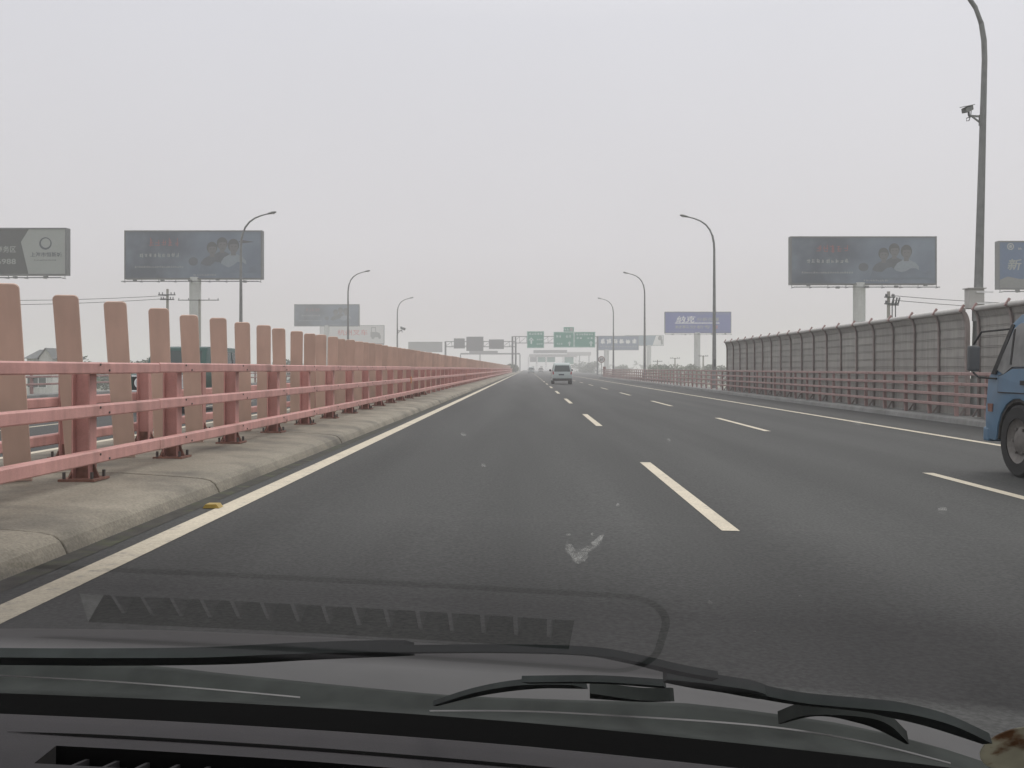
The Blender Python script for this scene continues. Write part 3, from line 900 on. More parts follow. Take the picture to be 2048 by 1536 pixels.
# far slate-blue billboard and the pale one behind it
t, pan, Wd, H = billboard(1195, 1277, 672, 700, 395, PRINT['blue2'], 'slate blue billboard with a row of white block characters beside the green gantry', 1213, lights=False, pr=1.0)
def xx(p): return (p - (1195 + 1277) / 2) / F * 395
def zz(p): return ((672 + 700) / 2 - p) / F * 395
mb = MB(); rb = random.Random(11); [scribble(mb, xx(1199), xx(1275), zz(688), zz(677), 6, -0.02 - 0.025 * q_, rb) for q_ in range(4)]; mb.build('lettering', M['white'], pan)
mb = MB(); scribble(mb, xx(1199), xx(1275), zz(695), zz(691), 14, -0.02, rb); mb.build('lettering', PRINT['pale'], pan)
t, pan, Wd, H = billboard(1250, 1327, 671, 691, 430, mat('print_sky_blue', (0.10, 0.20, 0.28), 0.6), 'pale blue and white billboard half hidden behind the slate blue one', 1298, lights=False, pr=1.0)
def xx(p): return (p - (1250 + 1327) / 2) / F * 430
def zz(p): return ((671 + 691) / 2 - p) / F * 430
mb = MB(); poly(mb, [(xx(1312), zz(671.5)), (xx(1326.5), zz(671.5)), (xx(1326.5), zz(690.5)), (xx(1305), zz(690.5))], -0.02); mb.build('pale_field', M['white'], pan)
mb = MB(); disc(mb, xx(1320), zz(676), 0.9, 1.0, -0.03); poly(mb, [(xx(1321), zz(679)), (xx(1325), zz(678)), (xx(1326), zz(689)), (xx(1322), zz(689))], -0.03); mb.build('printed_figure', PRINT['greyprint'], pan)
billboard(817, 884, 684, 704, 420, PRINT['greyprint'], 'low grey billboard just above the row of tan blades, left of the sign gantry', 850, lights=False)
billboard(939, 995, 702, 707, 455, M['signback'], 'thin dark board behind the grey sign backs', 960, lights=False, pr=0.4)

# ------------------------------------------------------------------ sign gantries
def truss(t, x0, x1, z0, z1, y, th=0.18):
    for yy in (y - 0.45, y + 0.45):
        for z in (z0, z1):
            mb = MB(); mb.bar((x0, yy, z), (x1, yy, z), th, th); mb.build('chord', M['darksteel'], t)
    n = max(4, int((x1 - x0) / 1.9))
    for i in range(n):
        xa, xb = x0 + (x1 - x0) * i / n, x0 + (x1 - x0) * (i + 1) / n
        mb = MB(); mb.bar((xa, y - 0.45, z0 + 0.1), (xb, y - 0.45, z1 - 0.1), th * 0.55, th * 0.55); mb.build('lattice_bar', M['darksteel'], t)
        mb = MB(); mb.bar((xb, y - 0.45, z0 + 0.1), (xb, y - 0.45, z1 - 0.1), th * 0.6, th * 0.6)
        mb.build('lattice_bar', M['darksteel'], t)
def leg(t, x, y, z1, r=0.3, z0=-0.6):
    mb = MB(); mb.tube([(x, y, z0), (x, y, z1)], r, 10); mb.tube([(x, y, z0), (x, y, z0 + 0.5)], r * 1.4, 10)
    mb.build('leg', M['darksteel'], t, smooth=True)
GY = 280.0
gt = thing('sign_gantry', 'grey lattice gantry carrying the green signs across our road', 'gantry', (0, 0, 0))
a, b = P(1025, 673, GY), P(1195, 686, GY)
truss(gt, a.x, b.x, b.z, a.z, GY)
leg(gt, a.x, GY - 0.4, a.z, 0.26); leg(gt, a.x + 0.85, GY + 0.6, a.z, 0.2); leg(gt, b.x, GY, a.z, 0.26, -1.0)
def gsign(px0, px1, py0, py1, Y, label, m_, name='road_sign', cat='sign', off=-0.8):
    a, b = P(px0, py1, Y), P(px1, py0, Y)
    Wd, H = b.x - a.x, b.z - a.z
    t = thing(name, label, cat, ((a.x + b.x) / 2, Y + off, (a.z + b.z) / 2))
    mb = MB(); mb.box(-Wd / 2, Wd / 2, 0, 0.12, -H / 2, H / 2); pan = mb.build('panel', m_, t)
    mb = MB()
    for i in range(3):
        x = -Wd / 2 + Wd * (i + 0.5) / 3
        mb.box(x - 0.06, x + 0.06, 0.121, 0.34, -H / 2 + 0.2, H / 2 - 0.2)
    mb.build('backing_rib', M['darksteel'], t)
    return t, pan, Wd, H
def border(pan, Wd, H, m_):
    mb = MB()
    for s_ in (-1, 1):
        mb.box(-Wd / 2 + 0.1, Wd / 2 - 0.1, -0.012, 0, s_ * (H / 2 - 0.13) - 0.035, s_ * (H / 2 - 0.13) + 0.035)
        mb.box(s_ * (Wd / 2 - 0.13) - 0.035, s_ * (Wd / 2 - 0.13) + 0.035, -0.010, 0, -H / 2 + 0.17, H / 2 - 0.17)
    mb.build('border', m_, pan)
def arrow(mb, cx, cz, s, y=-0.02):
    poly(mb, [(cx - 0.12 * s, cz - 0.5 * s), (cx + 0.12 * s, cz - 0.5 * s), (cx + 0.12 * s, cz + 0.1 * s), (cx - 0.12 * s, cz + 0.1 * s)], y)
    poly(mb, [(cx - 0.40 * s, cz + 0.02 * s), (cx, cz + 0.5 * s), (cx + 0.40 * s, cz + 0.02 * s), (cx + 0.22 * s, cz + 0.0 * s), (cx, cz + 0.26 * s), (cx - 0.22 * s, cz + 0.0 * s)], y - 0.004)
SW = mat('sign_letter', (0.60, 0.70, 0.66), 0.6, var=0.03)
rg = random.Random(5)
_scr = scribble
def scribble(mb, x0, x1, z0, z1, n, y, rnd_):
    _scr(mb, x0, x1, z0, z1, n, y, rnd_); _scr(mb, x0, x1, z0, z1, n, y - 0.03, rnd_)
t, pan, Wd, H = gsign(1054, 1088, 663, 696, GY, 'green road sign with an upward arrow on the gantry', M['green'])
border(pan, Wd, H, SW)
mb = MB(); arrow(mb, -Wd * 0.25, -0.25, 1.9); mb.build('arrow', SW, pan)
mb = MB(); scribble(mb, -Wd * 0.42, Wd * 0.42, H * 0.28, H * 0.44, 5, -0.01, rg); scribble(mb, Wd * 0.05, Wd * 0.42, -H * 0.05, H * 0.08, 3, -0.01, rg); scribble(mb, Wd * 0.05, Wd * 0.42, -H * 0.32, -H * 0.2, 3, -0.01, rg); mb.build('lettering', SW, pan)
t, pan, Wd, H = gsign(1107, 1147.6, 664, 695, GY, 'green road sign in the middle of the gantry, under the small tab', M['green'])
border(pan, Wd, H, SW)
mb = MB(); scribble(mb, -Wd * 0.38, -Wd * 0.12, H * 0.12, H * 0.32, 2, -0.01, rg); scribble(mb, Wd * 0.08, Wd * 0.36, H * 0.12, H * 0.32, 2, -0.01, rg); scribble(mb, -Wd * 0.36, -Wd * 0.05, -H * 0.33, -H * 0.2, 3, -0.01, rg); mb.build('lettering', SW, pan)
mb = MB(); arrow(mb, Wd * 0.28, -H * 0.25, 1.3); mb.build('arrow', SW, pan)
t, pan, Wd, H = gsign(1148.2, 1190, 664, 695, GY, 'green road sign at the right end of the gantry', M['green'])
border(pan, Wd, H, SW)
mb = MB(); scribble(mb, -Wd * 0.42, Wd * 0.42, H * 0.27, H * 0.42, 7, -0.01, rg); scribble(mb, -Wd * 0.42, -Wd * 0.1, H * 0.03, H * 0.18, 2, -0.01, rg); scribble(mb, Wd * 0.1, Wd * 0.42, H * 0.03, H * 0.18, 2, -0.01, rg); mb.build('lettering', SW, pan)
mb = MB(); arrow(mb, Wd * 0.3, -H * 0.25, 1.5); mb.build('arrow', SW, pan)
t, pan, Wd, H = gsign(1127, 1147.6, 654.5, 663.5, GY, 'small green tab sign on top of the middle gantry sign', M['green'])
mb = MB(); mb.box(Wd * 0.08, Wd * 0.42, -0.012, 0, -H * 0.34, H * 0.34); mb.build('pale_patch', PRINT['pale'], pan)
mb = MB(); scribble(mb, -Wd * 0.42, 0, -H * 0.3, H * 0.3, 2, -0.01, rg); mb.build('lettering', SW, pan)
bal = mat('ballast_sign', (0.2, 0.2, 0.2))
GY2 = 300.0
gt2 = thing('sign_gantry', 'grey lattice gantry over the opposite carriageway, its signs seen from behind', 'gantry', (0, 0, 0))
a, b = P(891, 683, GY2), P(1031.5, 693.5, GY2)
truss(gt2, a.x, b.x, b.z, a.z, GY2, 0.2)
leg(gt2, a.x, GY2, a.z, 0.28); leg(gt2, b.x, GY2, a.z, 0.26)
gsign(908, 930, 677, 697, GY2, 'small grey sign back at the left end of the opposite gantry', M['signback'])
gsign(933, 967, 673.5, 702, GY2, 'largest grey sign back on the opposite gantry', M['signback'])
gsign(978, 1008, 679, 698, GY2, 'grey sign back at the right end of the opposite gantry', M['signback'])
gt3 = thing('sign_gantry', 'thin plain portal gantry low over the opposite carriageway', 'gantry', (0, 0, 0))
a, b = P(921, 706, 400), P(1040, 709, 400)
mb = MB(); mb.box(a.x, b.x, 399.7, 400.3, b.z, a.z); mb.build('beam', M['signback'], gt3)
leg(gt3, a.x, 400, b.z, 0.22); leg(gt3, b.x, 400, b.z, 0.22)

# ------------------------------------------------------------------ toll plaza
TY = 520.0
tp = thing('toll_plaza', 'hazy toll plaza with flat canopy and green panels at the end of the road', 'toll plaza', (0, 0, 0))
def pbox(p0, p1, q0, q1, Y, d, nm, m_):
    a, b = P(p0, q1, Y), P(p1, q0, Y)
    mb = MB(); mb.box(a.x, b.x, Y, Y + d, a.z, b.z)
    return mb.build(nm, m_, tp)
pbox(1067, 1134, 700, 706.5, TY, 1.0, 'fascia_sign', M['signback'])
pbox(1058, 1155, 708.5, 713, TY + 1, 14.0, 'canopy', M['coping'])
for i, (p0, p1) in enumerate(((1060, 1072), (1075.5, 1090.5), (1094, 1110), (1129, 1147))):
    pbox(p0, p1, 714, 724 if i < 3 else 728, TY + 2 + i * 0.1, 0.3, 'lane_panel', M['green'] if i else M['signback'])
for p0 in (1057, 1073.5, 1092, 1126, 1152):
    pbox(p0 - 1, p0 + 1, 713.2, 742, TY + 4, 1.2, 'column', M['white'])
for p0 in (1066, 1083, 1110, 1140):
    pbox(p0 - 2.4, p0 + 2.4, 732, 742.5, TY + 6, 5, 'booth', M['coping'])
tp2 = thing('footbridge', 'faint grey roadside building frame right of the toll plaza', 'building', (0, 0, 0))
for (p0, p1, q0, q1) in ((1135, 1182, 704, 711),):
    a, b = P(p0, q1, 560), P(p1, q0, 560)
    mb = MB(); mb.box(a.x, b.x, 560, 568, a.z, b.z); mb.build('roof', M['coping'], tp2)
for p0 in (1152, 1159, 1178):
    a, b = P(p0 - 0.8, 742, 562), P(p0 + 0.8, 711, 562)
    mb = MB(); mb.box(a.x, b.x, 562, 562.6, a.z, b.z - 0.01); mb.build('column', M['signback'], tp2)

# round speed sign and its post
c = P(1203, 719, 166)
sp = thing('speed_sign', 'round white speed limit sign with a dull red rim at the end of the railing', 'sign', (c.x, c.y, -0.2))
zc = c.z + 0.2
mb = MB(); mb.tube([(0, 0.05, 0), (0, 0.05, zc + 0.3)], 0.05, 8); mb.build('post', M['steel'], sp)
mb = MB(); mb.tube([(0, 0, zc), (0, -0.02, zc)], 0.56, 24); face = mb.build('plate', PRINT['whitebg'], sp)
mb = MB(); ring(mb, 0, zc, 0.43, 0.555, -0.026); mb.build('rim', mat('dull_red_rim', (0.22, 0.11, 0.10), 0.6), face)
link('lettering', text_mesh('60', 'lettering', M['black'], 0.5, 0.5, 0.4), face, (0, -0.03, zc))
mk = thing('delineator_post', 'short dark marker post at the far end of the right railing', 'post', P(1208.5, 750, 160))
mb = MB(); mb.tube([(0, 0, 0), (0, 0, 1.25)], 0.12, 8); mb.build('post', M['darksteel'], mk)
mb = MB(); mb.box(-0.22, 0.22, -0.16, -0.125, 0.8, 1.35); mb.build('marker_plate', M['rust'], mk)

# ------------------------------------------------------------------ hedge, trees, houses, utility poles
def leaves(mb, c, r, n, s, rnd_):
    for i in range(n):
        while True:
            p = Vector((rnd_.uniform(-1, 1), rnd_.uniform(-1, 1), rnd_.uniform(-1, 1)))
            if 0.35 < p.length < 1:
                break
        q = Vector((c[0] + p.x * r[0], c[1] + p.y * r[1], c[2] + p.z * r[2]))
        a = Vector((rnd_.uniform(-1, 1), rnd_.uniform(-1, 1), rnd_.uniform(-1, 1))).normalized()
        b = a.cross(Vector((rnd_.uniform(-1, 1), rnd_.uniform(-1, 1), rnd_.uniform(-1, 1)))).normalized()
        k = s * rnd_.uniform(0.6, 1.3)
        mb.add([q - a * k, q + b * k * 0.5, q + a * k, q - b * k * 0.5], [(0, 1, 2, 3)])
def tree_meshes(seed, h, wd, n):
    rt = random.Random(seed)
    tr = MB()
    tr.tube([(0, 0, 0), (0.05, 0.02, h * 0.3), (0.0, 0.1, h * 0.62)], [h * 0.035, h * 0.026, h * 0.012], 7)
    cr_ = MB()
    for i in range(7):
        a = rt.uniform(0, 6.28); rr_ = wd * rt.uniform(0.15, 0.55); z = h * rt.uniform(0.42, 0.85)
        c_ = (math.cos(a) * rr_, math.sin(a) * rr_, z)
        tr.tube([(0, 0, h * 0.33), (c_[0] * 0.5, c_[1] * 0.5, z * 0.8), c_], [h * 0.014, h * 0.009, h * 0.004], 5)
        s_ = wd * rt.uniform(0.32, 0.5)
        leaves(cr_, c_, (s_, s_, s_ * 0.85), n, wd * 0.06, rt)
    return tr.mesh('trunk', M['bark']), cr_.mesh('crown', M['leaf2' if seed % 2 else 'leaf'])
TM = [tree_meshes(i, 9.0, 3.4, 260) for i in range(4)]
TREES = [  # pixel x, pixel y of the top, distance, label
    (1322, 727, 250, 'low dark tree beside the far left end of the tree line right of the railing'),
    (1340, 728, 262, 'grey-green tree behind the railing below the blue billboard'),
    (1362, 728, 255, 'rounded tree below the blue billboard pillar'),
    (1385, 727, 270, 'tree just left of the blue billboard pillar'),
    (1412, 729, 262, 'tree right of the blue billboard pillar, beside a utility pole'),
    (1442, 728, 250, 'tree at the end of the noise barrier, behind the railing'),
    (140, 706, 150, 'hazy tree behind the white gabled house at the far left'),
    (232, 718, 170, 'hazy low tree between the two white houses'),
    (285, 708, 150, 'tree left of the wooden utility pole behind the blades'),
    (560, 716, 190, 'tree behind the blades right of the green van'),
    (1165, 724, 470, 'faint tree right of the toll plaza'),
    (1182, 722, 430, 'faint tree left of the gantry leg'),
    (1240, 728, 420, 'faint tree under the slate blue billboard'),
]
for i, (x, y, Y, lb) in enumerate(TREES):
    p = P(x, y, Y)
    hgt = p.z + 5.6
    t = thing('tree', lb, 'tree', (p.x, p.y, -5.6), 'trees beyond the parapets')
    s_ = hgt / 8.6
    t.scale = (s_ * 1.7, s_ * 1.7, s_)
    t.rotation_euler = (0, 0, i * 1.3)
    link('trunk', TM[i % 4][0], t); link('crown', TM[i % 4][1], t)
# far wood on the horizon
fw = MB(); rw = random.Random(21)
for i in range(260):
    x = -900 + 1800 * i / 260 + rw.uniform(-6, 6)
    yy = rw.uniform(640, 900)
    if -30 < x < 30:
        continue
    s_ = rw.uniform(5, 9)
    leaves(fw, (x, yy, -5.5 + s_ * 0.7), (s_ * 1.1, s_, s_ * 0.75), 26, 2.2, rw)
o = fw.build('distant_wood', M['leaf2']); kind(o, 'stuff')
o['label'] = 'faint far-off wood along the hazy horizon'; o['category'] = 'wood'
# clipped hedge on the median past the end of the blades
hd = thing('median_hedge', 'dark clipped hedge on the median past the end of the tan blades', 'hedge', (0, 0, 0))
mb = MB(); rh = random.Random(9)
for i in range(46):
    yy = 269 + i * 2.6
    leaves(mb, (-4.7 + rh.uniform(-0.3, 0.3), yy, 1.25), (1.15, 1.8, 1.25 + rh.uniform(-0.25, 0.15)), 110, 0.34, rh)
mb.build('foliage', M['leaf2'], hd)
mb = MB()
for i in range(23):
    mb.tube([(-4.7, 270 + i * 5.2, 0.2), (-4.7, 270 + i * 5.2, 0.9)], 0.05, 5)
mb.build('stems', M['bark'], hd)

def house(px0, px1, pyr, pye, Y, label, gable_px):
    a, b = P(px0, pye, Y), P(px1, pyr, Y)
    t = thing('house', label, 'house', (a.x, Y, -5.6))
    Wd = b.x - a.x; he = a.z + 5.6; hr = b.z + 5.6
    gx = (gable_px - px0) / F * Y
    D = 9.0
    mb = MB(); mb.box(0, Wd, 0, D, 0, he); mb.prism([(gx, he), (Wd, he), ((gx + Wd) / 2, hr)], -0.6, 0.0); mb.box(gx, Wd, -0.6, 0, 0, he)
    mb.build('wall', M['wallwhite'], t)
    mb = MB()
    mb.add([(-0.4, -0.5, he - 0.1), (Wd + 0.4, -0.5, he - 0.1), (Wd + 0.4, D / 2, hr), (-0.4, D / 2, hr), (-0.4, D + 0.5, he - 0.1), (Wd + 0.4, D + 0.5, he - 0.1)], [(0, 1, 2, 3), (3, 2, 5, 4), (0, 3, 4), (1, 5, 2), (0, 4, 5, 1)])
    mb.build('roof', M['roofgrey'], t)
    mb = MB(); gm = (gx + Wd) / 2
    mb.add([(gx - 0.3, -0.9, he - 0.2), (gm, -0.9, hr + 0.15), (gm, D / 2, hr + 0.15), (gx - 0.3, D / 2, he - 0.2), (Wd + 0.3, -0.9, he - 0.2), (Wd + 0.3, D / 2, he - 0.2)], [(0, 1, 2, 3), (1, 4, 5, 2)])
    mb.build('gable_roof', M['roofgrey'], t)
    for x in (gx * 0.3, gx * 0.7, gm - 0.5):
        for z in (1.2, 4.2):
            if z + 1.6 < he:
                yf = -0.02 if x < gx else -0.62
                mb = MB(); mb.box(x - 0.6, x + 0.6, yf - 0.02, yf, z, z + 1.5); f = mb.build('window', M['white'], t)
                mb = MB(); mb.box(x - 0.52, x + 0.52, yf - 0.03, yf - 0.021, z + 0.08, z + 1.42); mb.build('pane', M['glassdark'], f)
    return t
house(54, 109, 698, 716, 140, 'white gabled house with grey roof, seen between the first blades', 83)
house(334, 372, 695, 712, 150, 'white gabled house with grey roof beside the wooden utility pole', 344)

def upole(px, pytop, Y, label, arms, r=0.12, base=-5.6):
    p = P(px, pytop, Y)
    t = thing('utility_pole', label, 'utility pole', (p.x, p.y, base), 'utility poles in the fields')
    h = p.z - base
    mb = MB(); mb.tube([(0, 0, 0), (0, 0, h)], [r * 1.3, r * 0.8], 8); mb.build('pole', M['concpole'], t, smooth=True)
    for (dz, wl, wr) in arms:
        mb = MB(); mb.bar((-wl, -0.15, h - dz), (wr, -0.15, h - dz), 0.075, 0.075); ar = mb.build('crossarm', M['darksteel'], t)
        for x in (-wl + 0.08, -wl / 2, wr / 2, wr - 0.08):
            mb = MB(); mb.tube([(x, -0.15, h - dz + 0.036), (x, -0.15, h - dz + 0.11), (x, -0.15, h - dz + 0.2)], [0.025, 0.045, 0.025], 6); mb.build('insulator', M['darksteel'], ar)
    return t, p
upole(335, 578, 75, 'utility pole with two short crossarms, seen between the left blades', [(0.45, 0.65, 0.65), (0.8, 0.5, 0.55), (1.7, 0.35, 0.1)])
upole(399, 598, 95, 'plain utility pole with one wide crossarm beside the left billboard pillar', [(0.12, 2.0, 1.9)], 0.12)
upole(1777, 583, 60, 'utility pole with crossarms and equipment rising above the noise barrier', [(0.35, 0.3, 0.35), (0.75, 0.3, 0.5)])
p = P(1787, 640, 59.8)
tr_ = thing('pole_transformer', 'small fuse rack hanging on the utility pole above the noise barrier', 'transformer', P(1777, 640, 59.9))
mb = MB()
for x in (0.22, 0.42):
    mb.bar((x, 0, -0.5), (x, 0, 1.1), 0.05, 0.05)
for z in (0.1, 0.9):
    mb.bar((0.1, 0, z), (0.62, 0, z), 0.06, 0.06)
mb.build('rack', M['darksteel'], tr_)
for k, x in enumerate((0.2, 0.4, 0.55)):
    mb = MB(); mb.tube([(x, -0.06, 0.95), (x + 0.1, -0.06, 1.35)], 0.05, 6); mb.build('fuse', M['darksteel'], tr_)
upole(1315, 720, 190, 'thin utility pole beside the tree line, farthest from the noise barrier', [(0.3, 0.9, 0.9)], 0.13)
upole(1350, 716, 185, 'thin utility pole left of the blue billboard pillar', [(0.05, 0.9, 0.9)], 0.14)
upole(1406.5, 711, 165, 'thin utility pole between the blue billboard pillar and the lamp post', [(0.1, 0.8, 0.8)], 0.15)
def wire(name, p, q, sag, r, label):
    p, q = Vector(p), Vector(q)
    mb = MB()
    mb.tube([p.lerp(q, i / 14) - Vector((0, 0, sag * 4 * (i / 14) * (1 - i / 14))) for i in range(15)], r, 4)
    o = mb.build(name, M['wire'], None)
    return tag(o, label, 'wire', 'overhead wires')
wire('overhead_wire', P(1782, 591, 60), P(2300, 606, 78), 0.3, 0.018, 'upper overhead wire running right from the pole above the noise barrier')
wire('overhead_wire', P(1784, 600, 60), P(2300, 618, 78), 0.3, 0.018, 'lower overhead wire running right from the pole above the noise barrier')
wire('overhead_wire', P(335, 591, 75), P(-260, 596, 62), 0.25, 0.018, 'upper overhead wire running left from the pole between the blades')
wire('overhead_wire', P(335, 597, 75), P(-260, 607, 62), 0.25, 0.018, 'lower overhead wire running left from the pole between the blades')

# ------------------------------------------------------------------ vehicles
def body_shell(prof, half, tumble, zt0, name, m_, parent, bev=0.05):
    """side profile (y,z) swept across the width; above zt0 the sides lean in by tumble per metre"""
    def wx(z): return half - max(0.0, z - zt0) * tumble
    n = len(prof)
    vs = [(-wx(z), y, z) for y, z in prof] + [(wx(z), y, z) for y, z in prof]
    fs = [list(range(n)), list(range(2 * n - 1, n - 1, -1))] + [[i, i + n, (i + 1) % n + n, (i + 1) % n] for i in range(n)]
    mb = MB(); mb.add(vs, fs)
    return mb.build(name, m_, parent, smooth=True, bevel=bev, segs=2), wx
def side_panel(prof, wx, s, m_, name, parent, out=0.006, th=0.02):
    n = len(prof)
    vs = [(s * (wx(z) + out), y, z) for y, z in prof] + [(s * (wx(z) + out - th), y, z) for y, z in prof]
    fs = [list(range(n)), list(range(2 * n - 1, n - 1, -1))] + [[i, i + n, (i + 1) % n + n, (i + 1) % n] for i in range(n)]
    mb = MB(); mb.add(vs, fs)
    return mb.build(name, m_, parent)
def cross_panel(x_z, yf, m_, name, parent, out, th=0.02):
    """panel across the front or rear: points (x,z), yf(z) gives the face's y, out its outward direction"""
    n = len(x_z)
    vs = [(x, yf(z) + out * 0.006, z) for x, z in x_z] + [(x, yf(z) + out * (0.006 - th), z) for x, z in x_z]
    fs = [list(range(n)), list(range(2 * n - 1, n - 1, -1))] + [[i, i + n, (i + 1) % n + n, (i + 1) % n] for i in range(n)]
    mb = MB(); mb.add(vs, fs)
    return mb.build(name, m_, parent)
def wheel(parent, x, y, z, r, wd, side):
    mb = MB()
    prof = [(-wd / 2, r * 0.62), (-wd / 2, r * 0.93), (-wd * 0.36, r), (wd * 0.36, r), (wd / 2, r * 0.93), (wd / 2, r * 0.62)]
    n = 28
    vs, fs = [], []
    for k in range(n):
        a = 2 * math.pi * k / n
        for (dx, rr_) in prof:
            vs.append((dx, rr_ * math.cos(a), rr_ * math.sin(a)))
    m_ = len(prof)
    for k in range(n):
        for j in range(m_ - 1):
            fs.append((k * m_ + j, k * m_ + j + 1, ((k + 1) % n) * m_ + j + 1, ((k + 1) % n) * m_ + j))
    mb.add(vs, fs)
    e_ = bpy.data.objects.new('wheel', None); COL.objects.link(e_); e_.parent = parent; e_.location = (x, y, z); e_.empty_display_size = 0.1
    mb.build('tyre', M['rubber'], e_, smooth=True)
    rm = MB()
    for (dx, r0, r1) in ((side * wd * 0.40, r * 0.30, r * 0.625), ):
        ri = MB()
    vs, fs = [], []
    pr = [(side * wd * 0.44, r * 0.625), (side * wd * 0.30, r * 0.56), (side * wd * 0.22, r * 0.40), (side * wd * 0.36, r * 0.30), (side * wd * 0.42, r * 0.12), (side * wd * 0.42, 0.001)]
    for k in range(n):
        a = 2 * math.pi * k / n
        for (dx, rr_) in pr:
            vs.append((dx, rr_ * math.cos(a), rr_ * math.sin(a)))
    q = len(pr)
    for k in range(n):
        for j in range(q - 1):
            fs.append((k * q + j, k * q + j + 1, ((k + 1) % n) * q + j + 1, ((k + 1) % n) * q + j))
    rm.add(vs, fs)
    rm.build('rim', M['rim'], e_, smooth=True)
    nb = MB()
    for k in range(6):
        a = 2 * math.pi * k / 6
        c_ = (r * 0.36 * math.cos(a), r * 0.36 * math.sin(a))
        nb.tube([(side * wd * 0.28, *c_), (side * wd * 0.42, *c_)], r * 0.045, 6)
    nb.build('wheel_nuts', M['rim'], e_)
    mb = MB(); mb.tube([(side * wd * 0.2, 0, 0), (-side * wd * 0.45, 0, 0)], r * 0.6, 16); mb.build('hub', M['chassis'], e_)
    return e_

# --- blue truck entering the frame on the right; local y forward, origin on the road under the front axle
TX, TYY = 7.40, 13.15
tk = thing('truck', 'blue cab-over light truck entering at the right picture edge', 'truck', (TX, TYY, zr(TX) + 0.0))
tk.rotation_euler = (0, math.atan(0.02), 0)
CS = -0.42                                               # cab sits this much further back over the axle
def cs(pts): return [(y_ + CS, z_) for y_, z_ in pts]
arch = [(0.57 * math.cos(a), 0.47 + 0.57 * math.sin(a)) for a in [math.pi * 0.95 - i * (math.pi * 0.95) / 9 for i in range(10)]]
cabp = cs([(1.30, 0.46), (1.33, 0.80), (1.27, 1.28), (1.16, 1.44), (0.72, 2.06), (0.52, 2.16), (-0.55, 2.20), (-0.62, 2.1), (-0.62, 0.80)]) + [(-0.62, 0.80)] + arch + [(0.60, 0.44)]
cabo, wx = body_shell(cabp, 0.95, 0.10, 1.3, 'cab', M['bluepaint'], tk, 0.03)
for s in (-1, 1):
    w_ = side_panel(cs([(1.02, 1.42), (0.98, 1.50), (0.66, 1.98), (0.50, 2.04), (-0.30, 2.06), (-0.30, 1.48), (0.60, 1.46), (0.82, 1.36)]), wx, s, M['truckglass'], 'side_window', cabo)
    side_panel(cs([(0.62, 1.49), (0.66, 1.49), (0.66, 1.95), (0.62, 1.97)]), wx, s, M['black'], 'window_divider', w_, 0.014)
    side_panel(cs([(1.17, 1.36), (1.05, 1.36), (0.66, 2.03), (0.74, 2.05)]), wx, s, M['black'], 'pillar_trim', cabo, 0.010)
    side_panel(cs([(0.965, 1.105), (0.965, 1.34), (0.80, 1.375), (0.58, 1.45), (-0.375, 1.465), (-0.375, 1.105)]), wx, s, M['black'], 'door_gap', cabo, 0.004, 0.012)
    dr = side_panel(cs([(0.95, 1.12), (0.95, 1.33), (0.80, 1.36), (0.58, 1.435), (-0.36, 1.45), (-0.36, 1.12)]), wx, s, M['bluepaint'], 'door', cabo, 0.008, 0.02)
    side_panel(cs([(0.30, 1.22), (0.30, 1.28), (0.12, 1.28), (0.12, 1.22)]), wx, s, M['black'], 'door_handle', dr, 0.03, 0.03)
    side_panel(cs([(1.22, 0.84), (1.24, 0.95), (1.10, 0.95), (1.10, 0.84)]), wx, s, M['rust'], 'indicator', cabo, 0.012, 0.02)
    lin = MB(); lin.prism([(y_ * 0.985, z_) for y_, z_ in arch] + [(y_ * 0.93, 0.47 + (z_ - 0.47) * 0.93) for y_, z_ in reversed(arch)], s * 0.93, s * 0.60, 'x'); lin.build('wheel_arch', M['chassis'], cabo)
def cy(z): return (1.30 if z < 1.3 else 1.16 - (z - 1.44) * 0.71) + CS
cross_panel([(-0.80, 1.46), (0.80, 1.46), (0.74, 2.0), (-0.74, 2.0)], cy, M['glassdark'], 'windscreen', cabo, 1)
cross_panel([(-0.6, 0.95), (0.6, 0.95), (0.6, 1.15), (-0.6, 1.15)], lambda z: 1.32 + CS, M['black'], 'grille', cabo, 1, 0.03)
for s in (-1, 1):
    cross_panel([(s * 0.64, 0.72), (s * 0.88, 0.72), (s * 0.88, 0.92), (s * 0.64, 0.92)], lambda z: 1.33 + CS, M['lens'], 'headlight', cabo, 1, 0.03)
mb = MB(); mb.box(-0.955, 0.955, 1.20 + CS, 1.38 + CS, 0.42, 0.62); mb.build('bumper', M['bluepaint'], tk, bevel=0.03, segs=2)
for x_ in (-0.37, 0.37):
    mb = MB(); mb.box(x_ - 0.03, x_ + 0.03, -4.6, 0.8, 0.58, 0.74); mb.build('chassis_rail', M['chassis'], tk)
mb = MB(); mb.box(-0.80, 0.80, -0.05, 0.05, 0.42, 0.53); mb.build('front_axle', M['chassis'], tk)
for s in (-1, 1):
    wheel(tk, s * 0.83, 0.0, 0.48, 0.48, 0.23, s)
    wheel(tk, s * 0.80, -3.1, 0.48, 0.48, 0.32, s)
    mb = MB(); mb.tube([(s * 0.93, 1.05 + CS, 1.30), (s * 1.05, 1.32 + CS, 1.31), (s * 1.10, 1.40 + CS, 1.38)], 0.014, 6); mb.build('mirror_arm', M['black'], tk)
    mb = MB(); mb.tube([(s * 0.86, 0.75 + CS, 1.98), (s * 1.06, 1.25 + CS, 1.95), (s * 1.10, 1.40 + CS, 1.78)], 0.014, 6); mb.build('mirror_arm', M['black'], tk)
    mb = MB(); mb.box(s * 1.10 - 0.085, s * 1.10 + 0.085, 1.37 + CS, 1.43 + CS, 1.40, 1.76); mb.build('mirror', M['darksteel'], tk, bevel=0.03, segs=2)
bed = MB(); bed.box(-1.0, 1.0, -4.9, -0.75, 0.90, 0.98); bed.build('bed_floor', M['chassis'], tk)
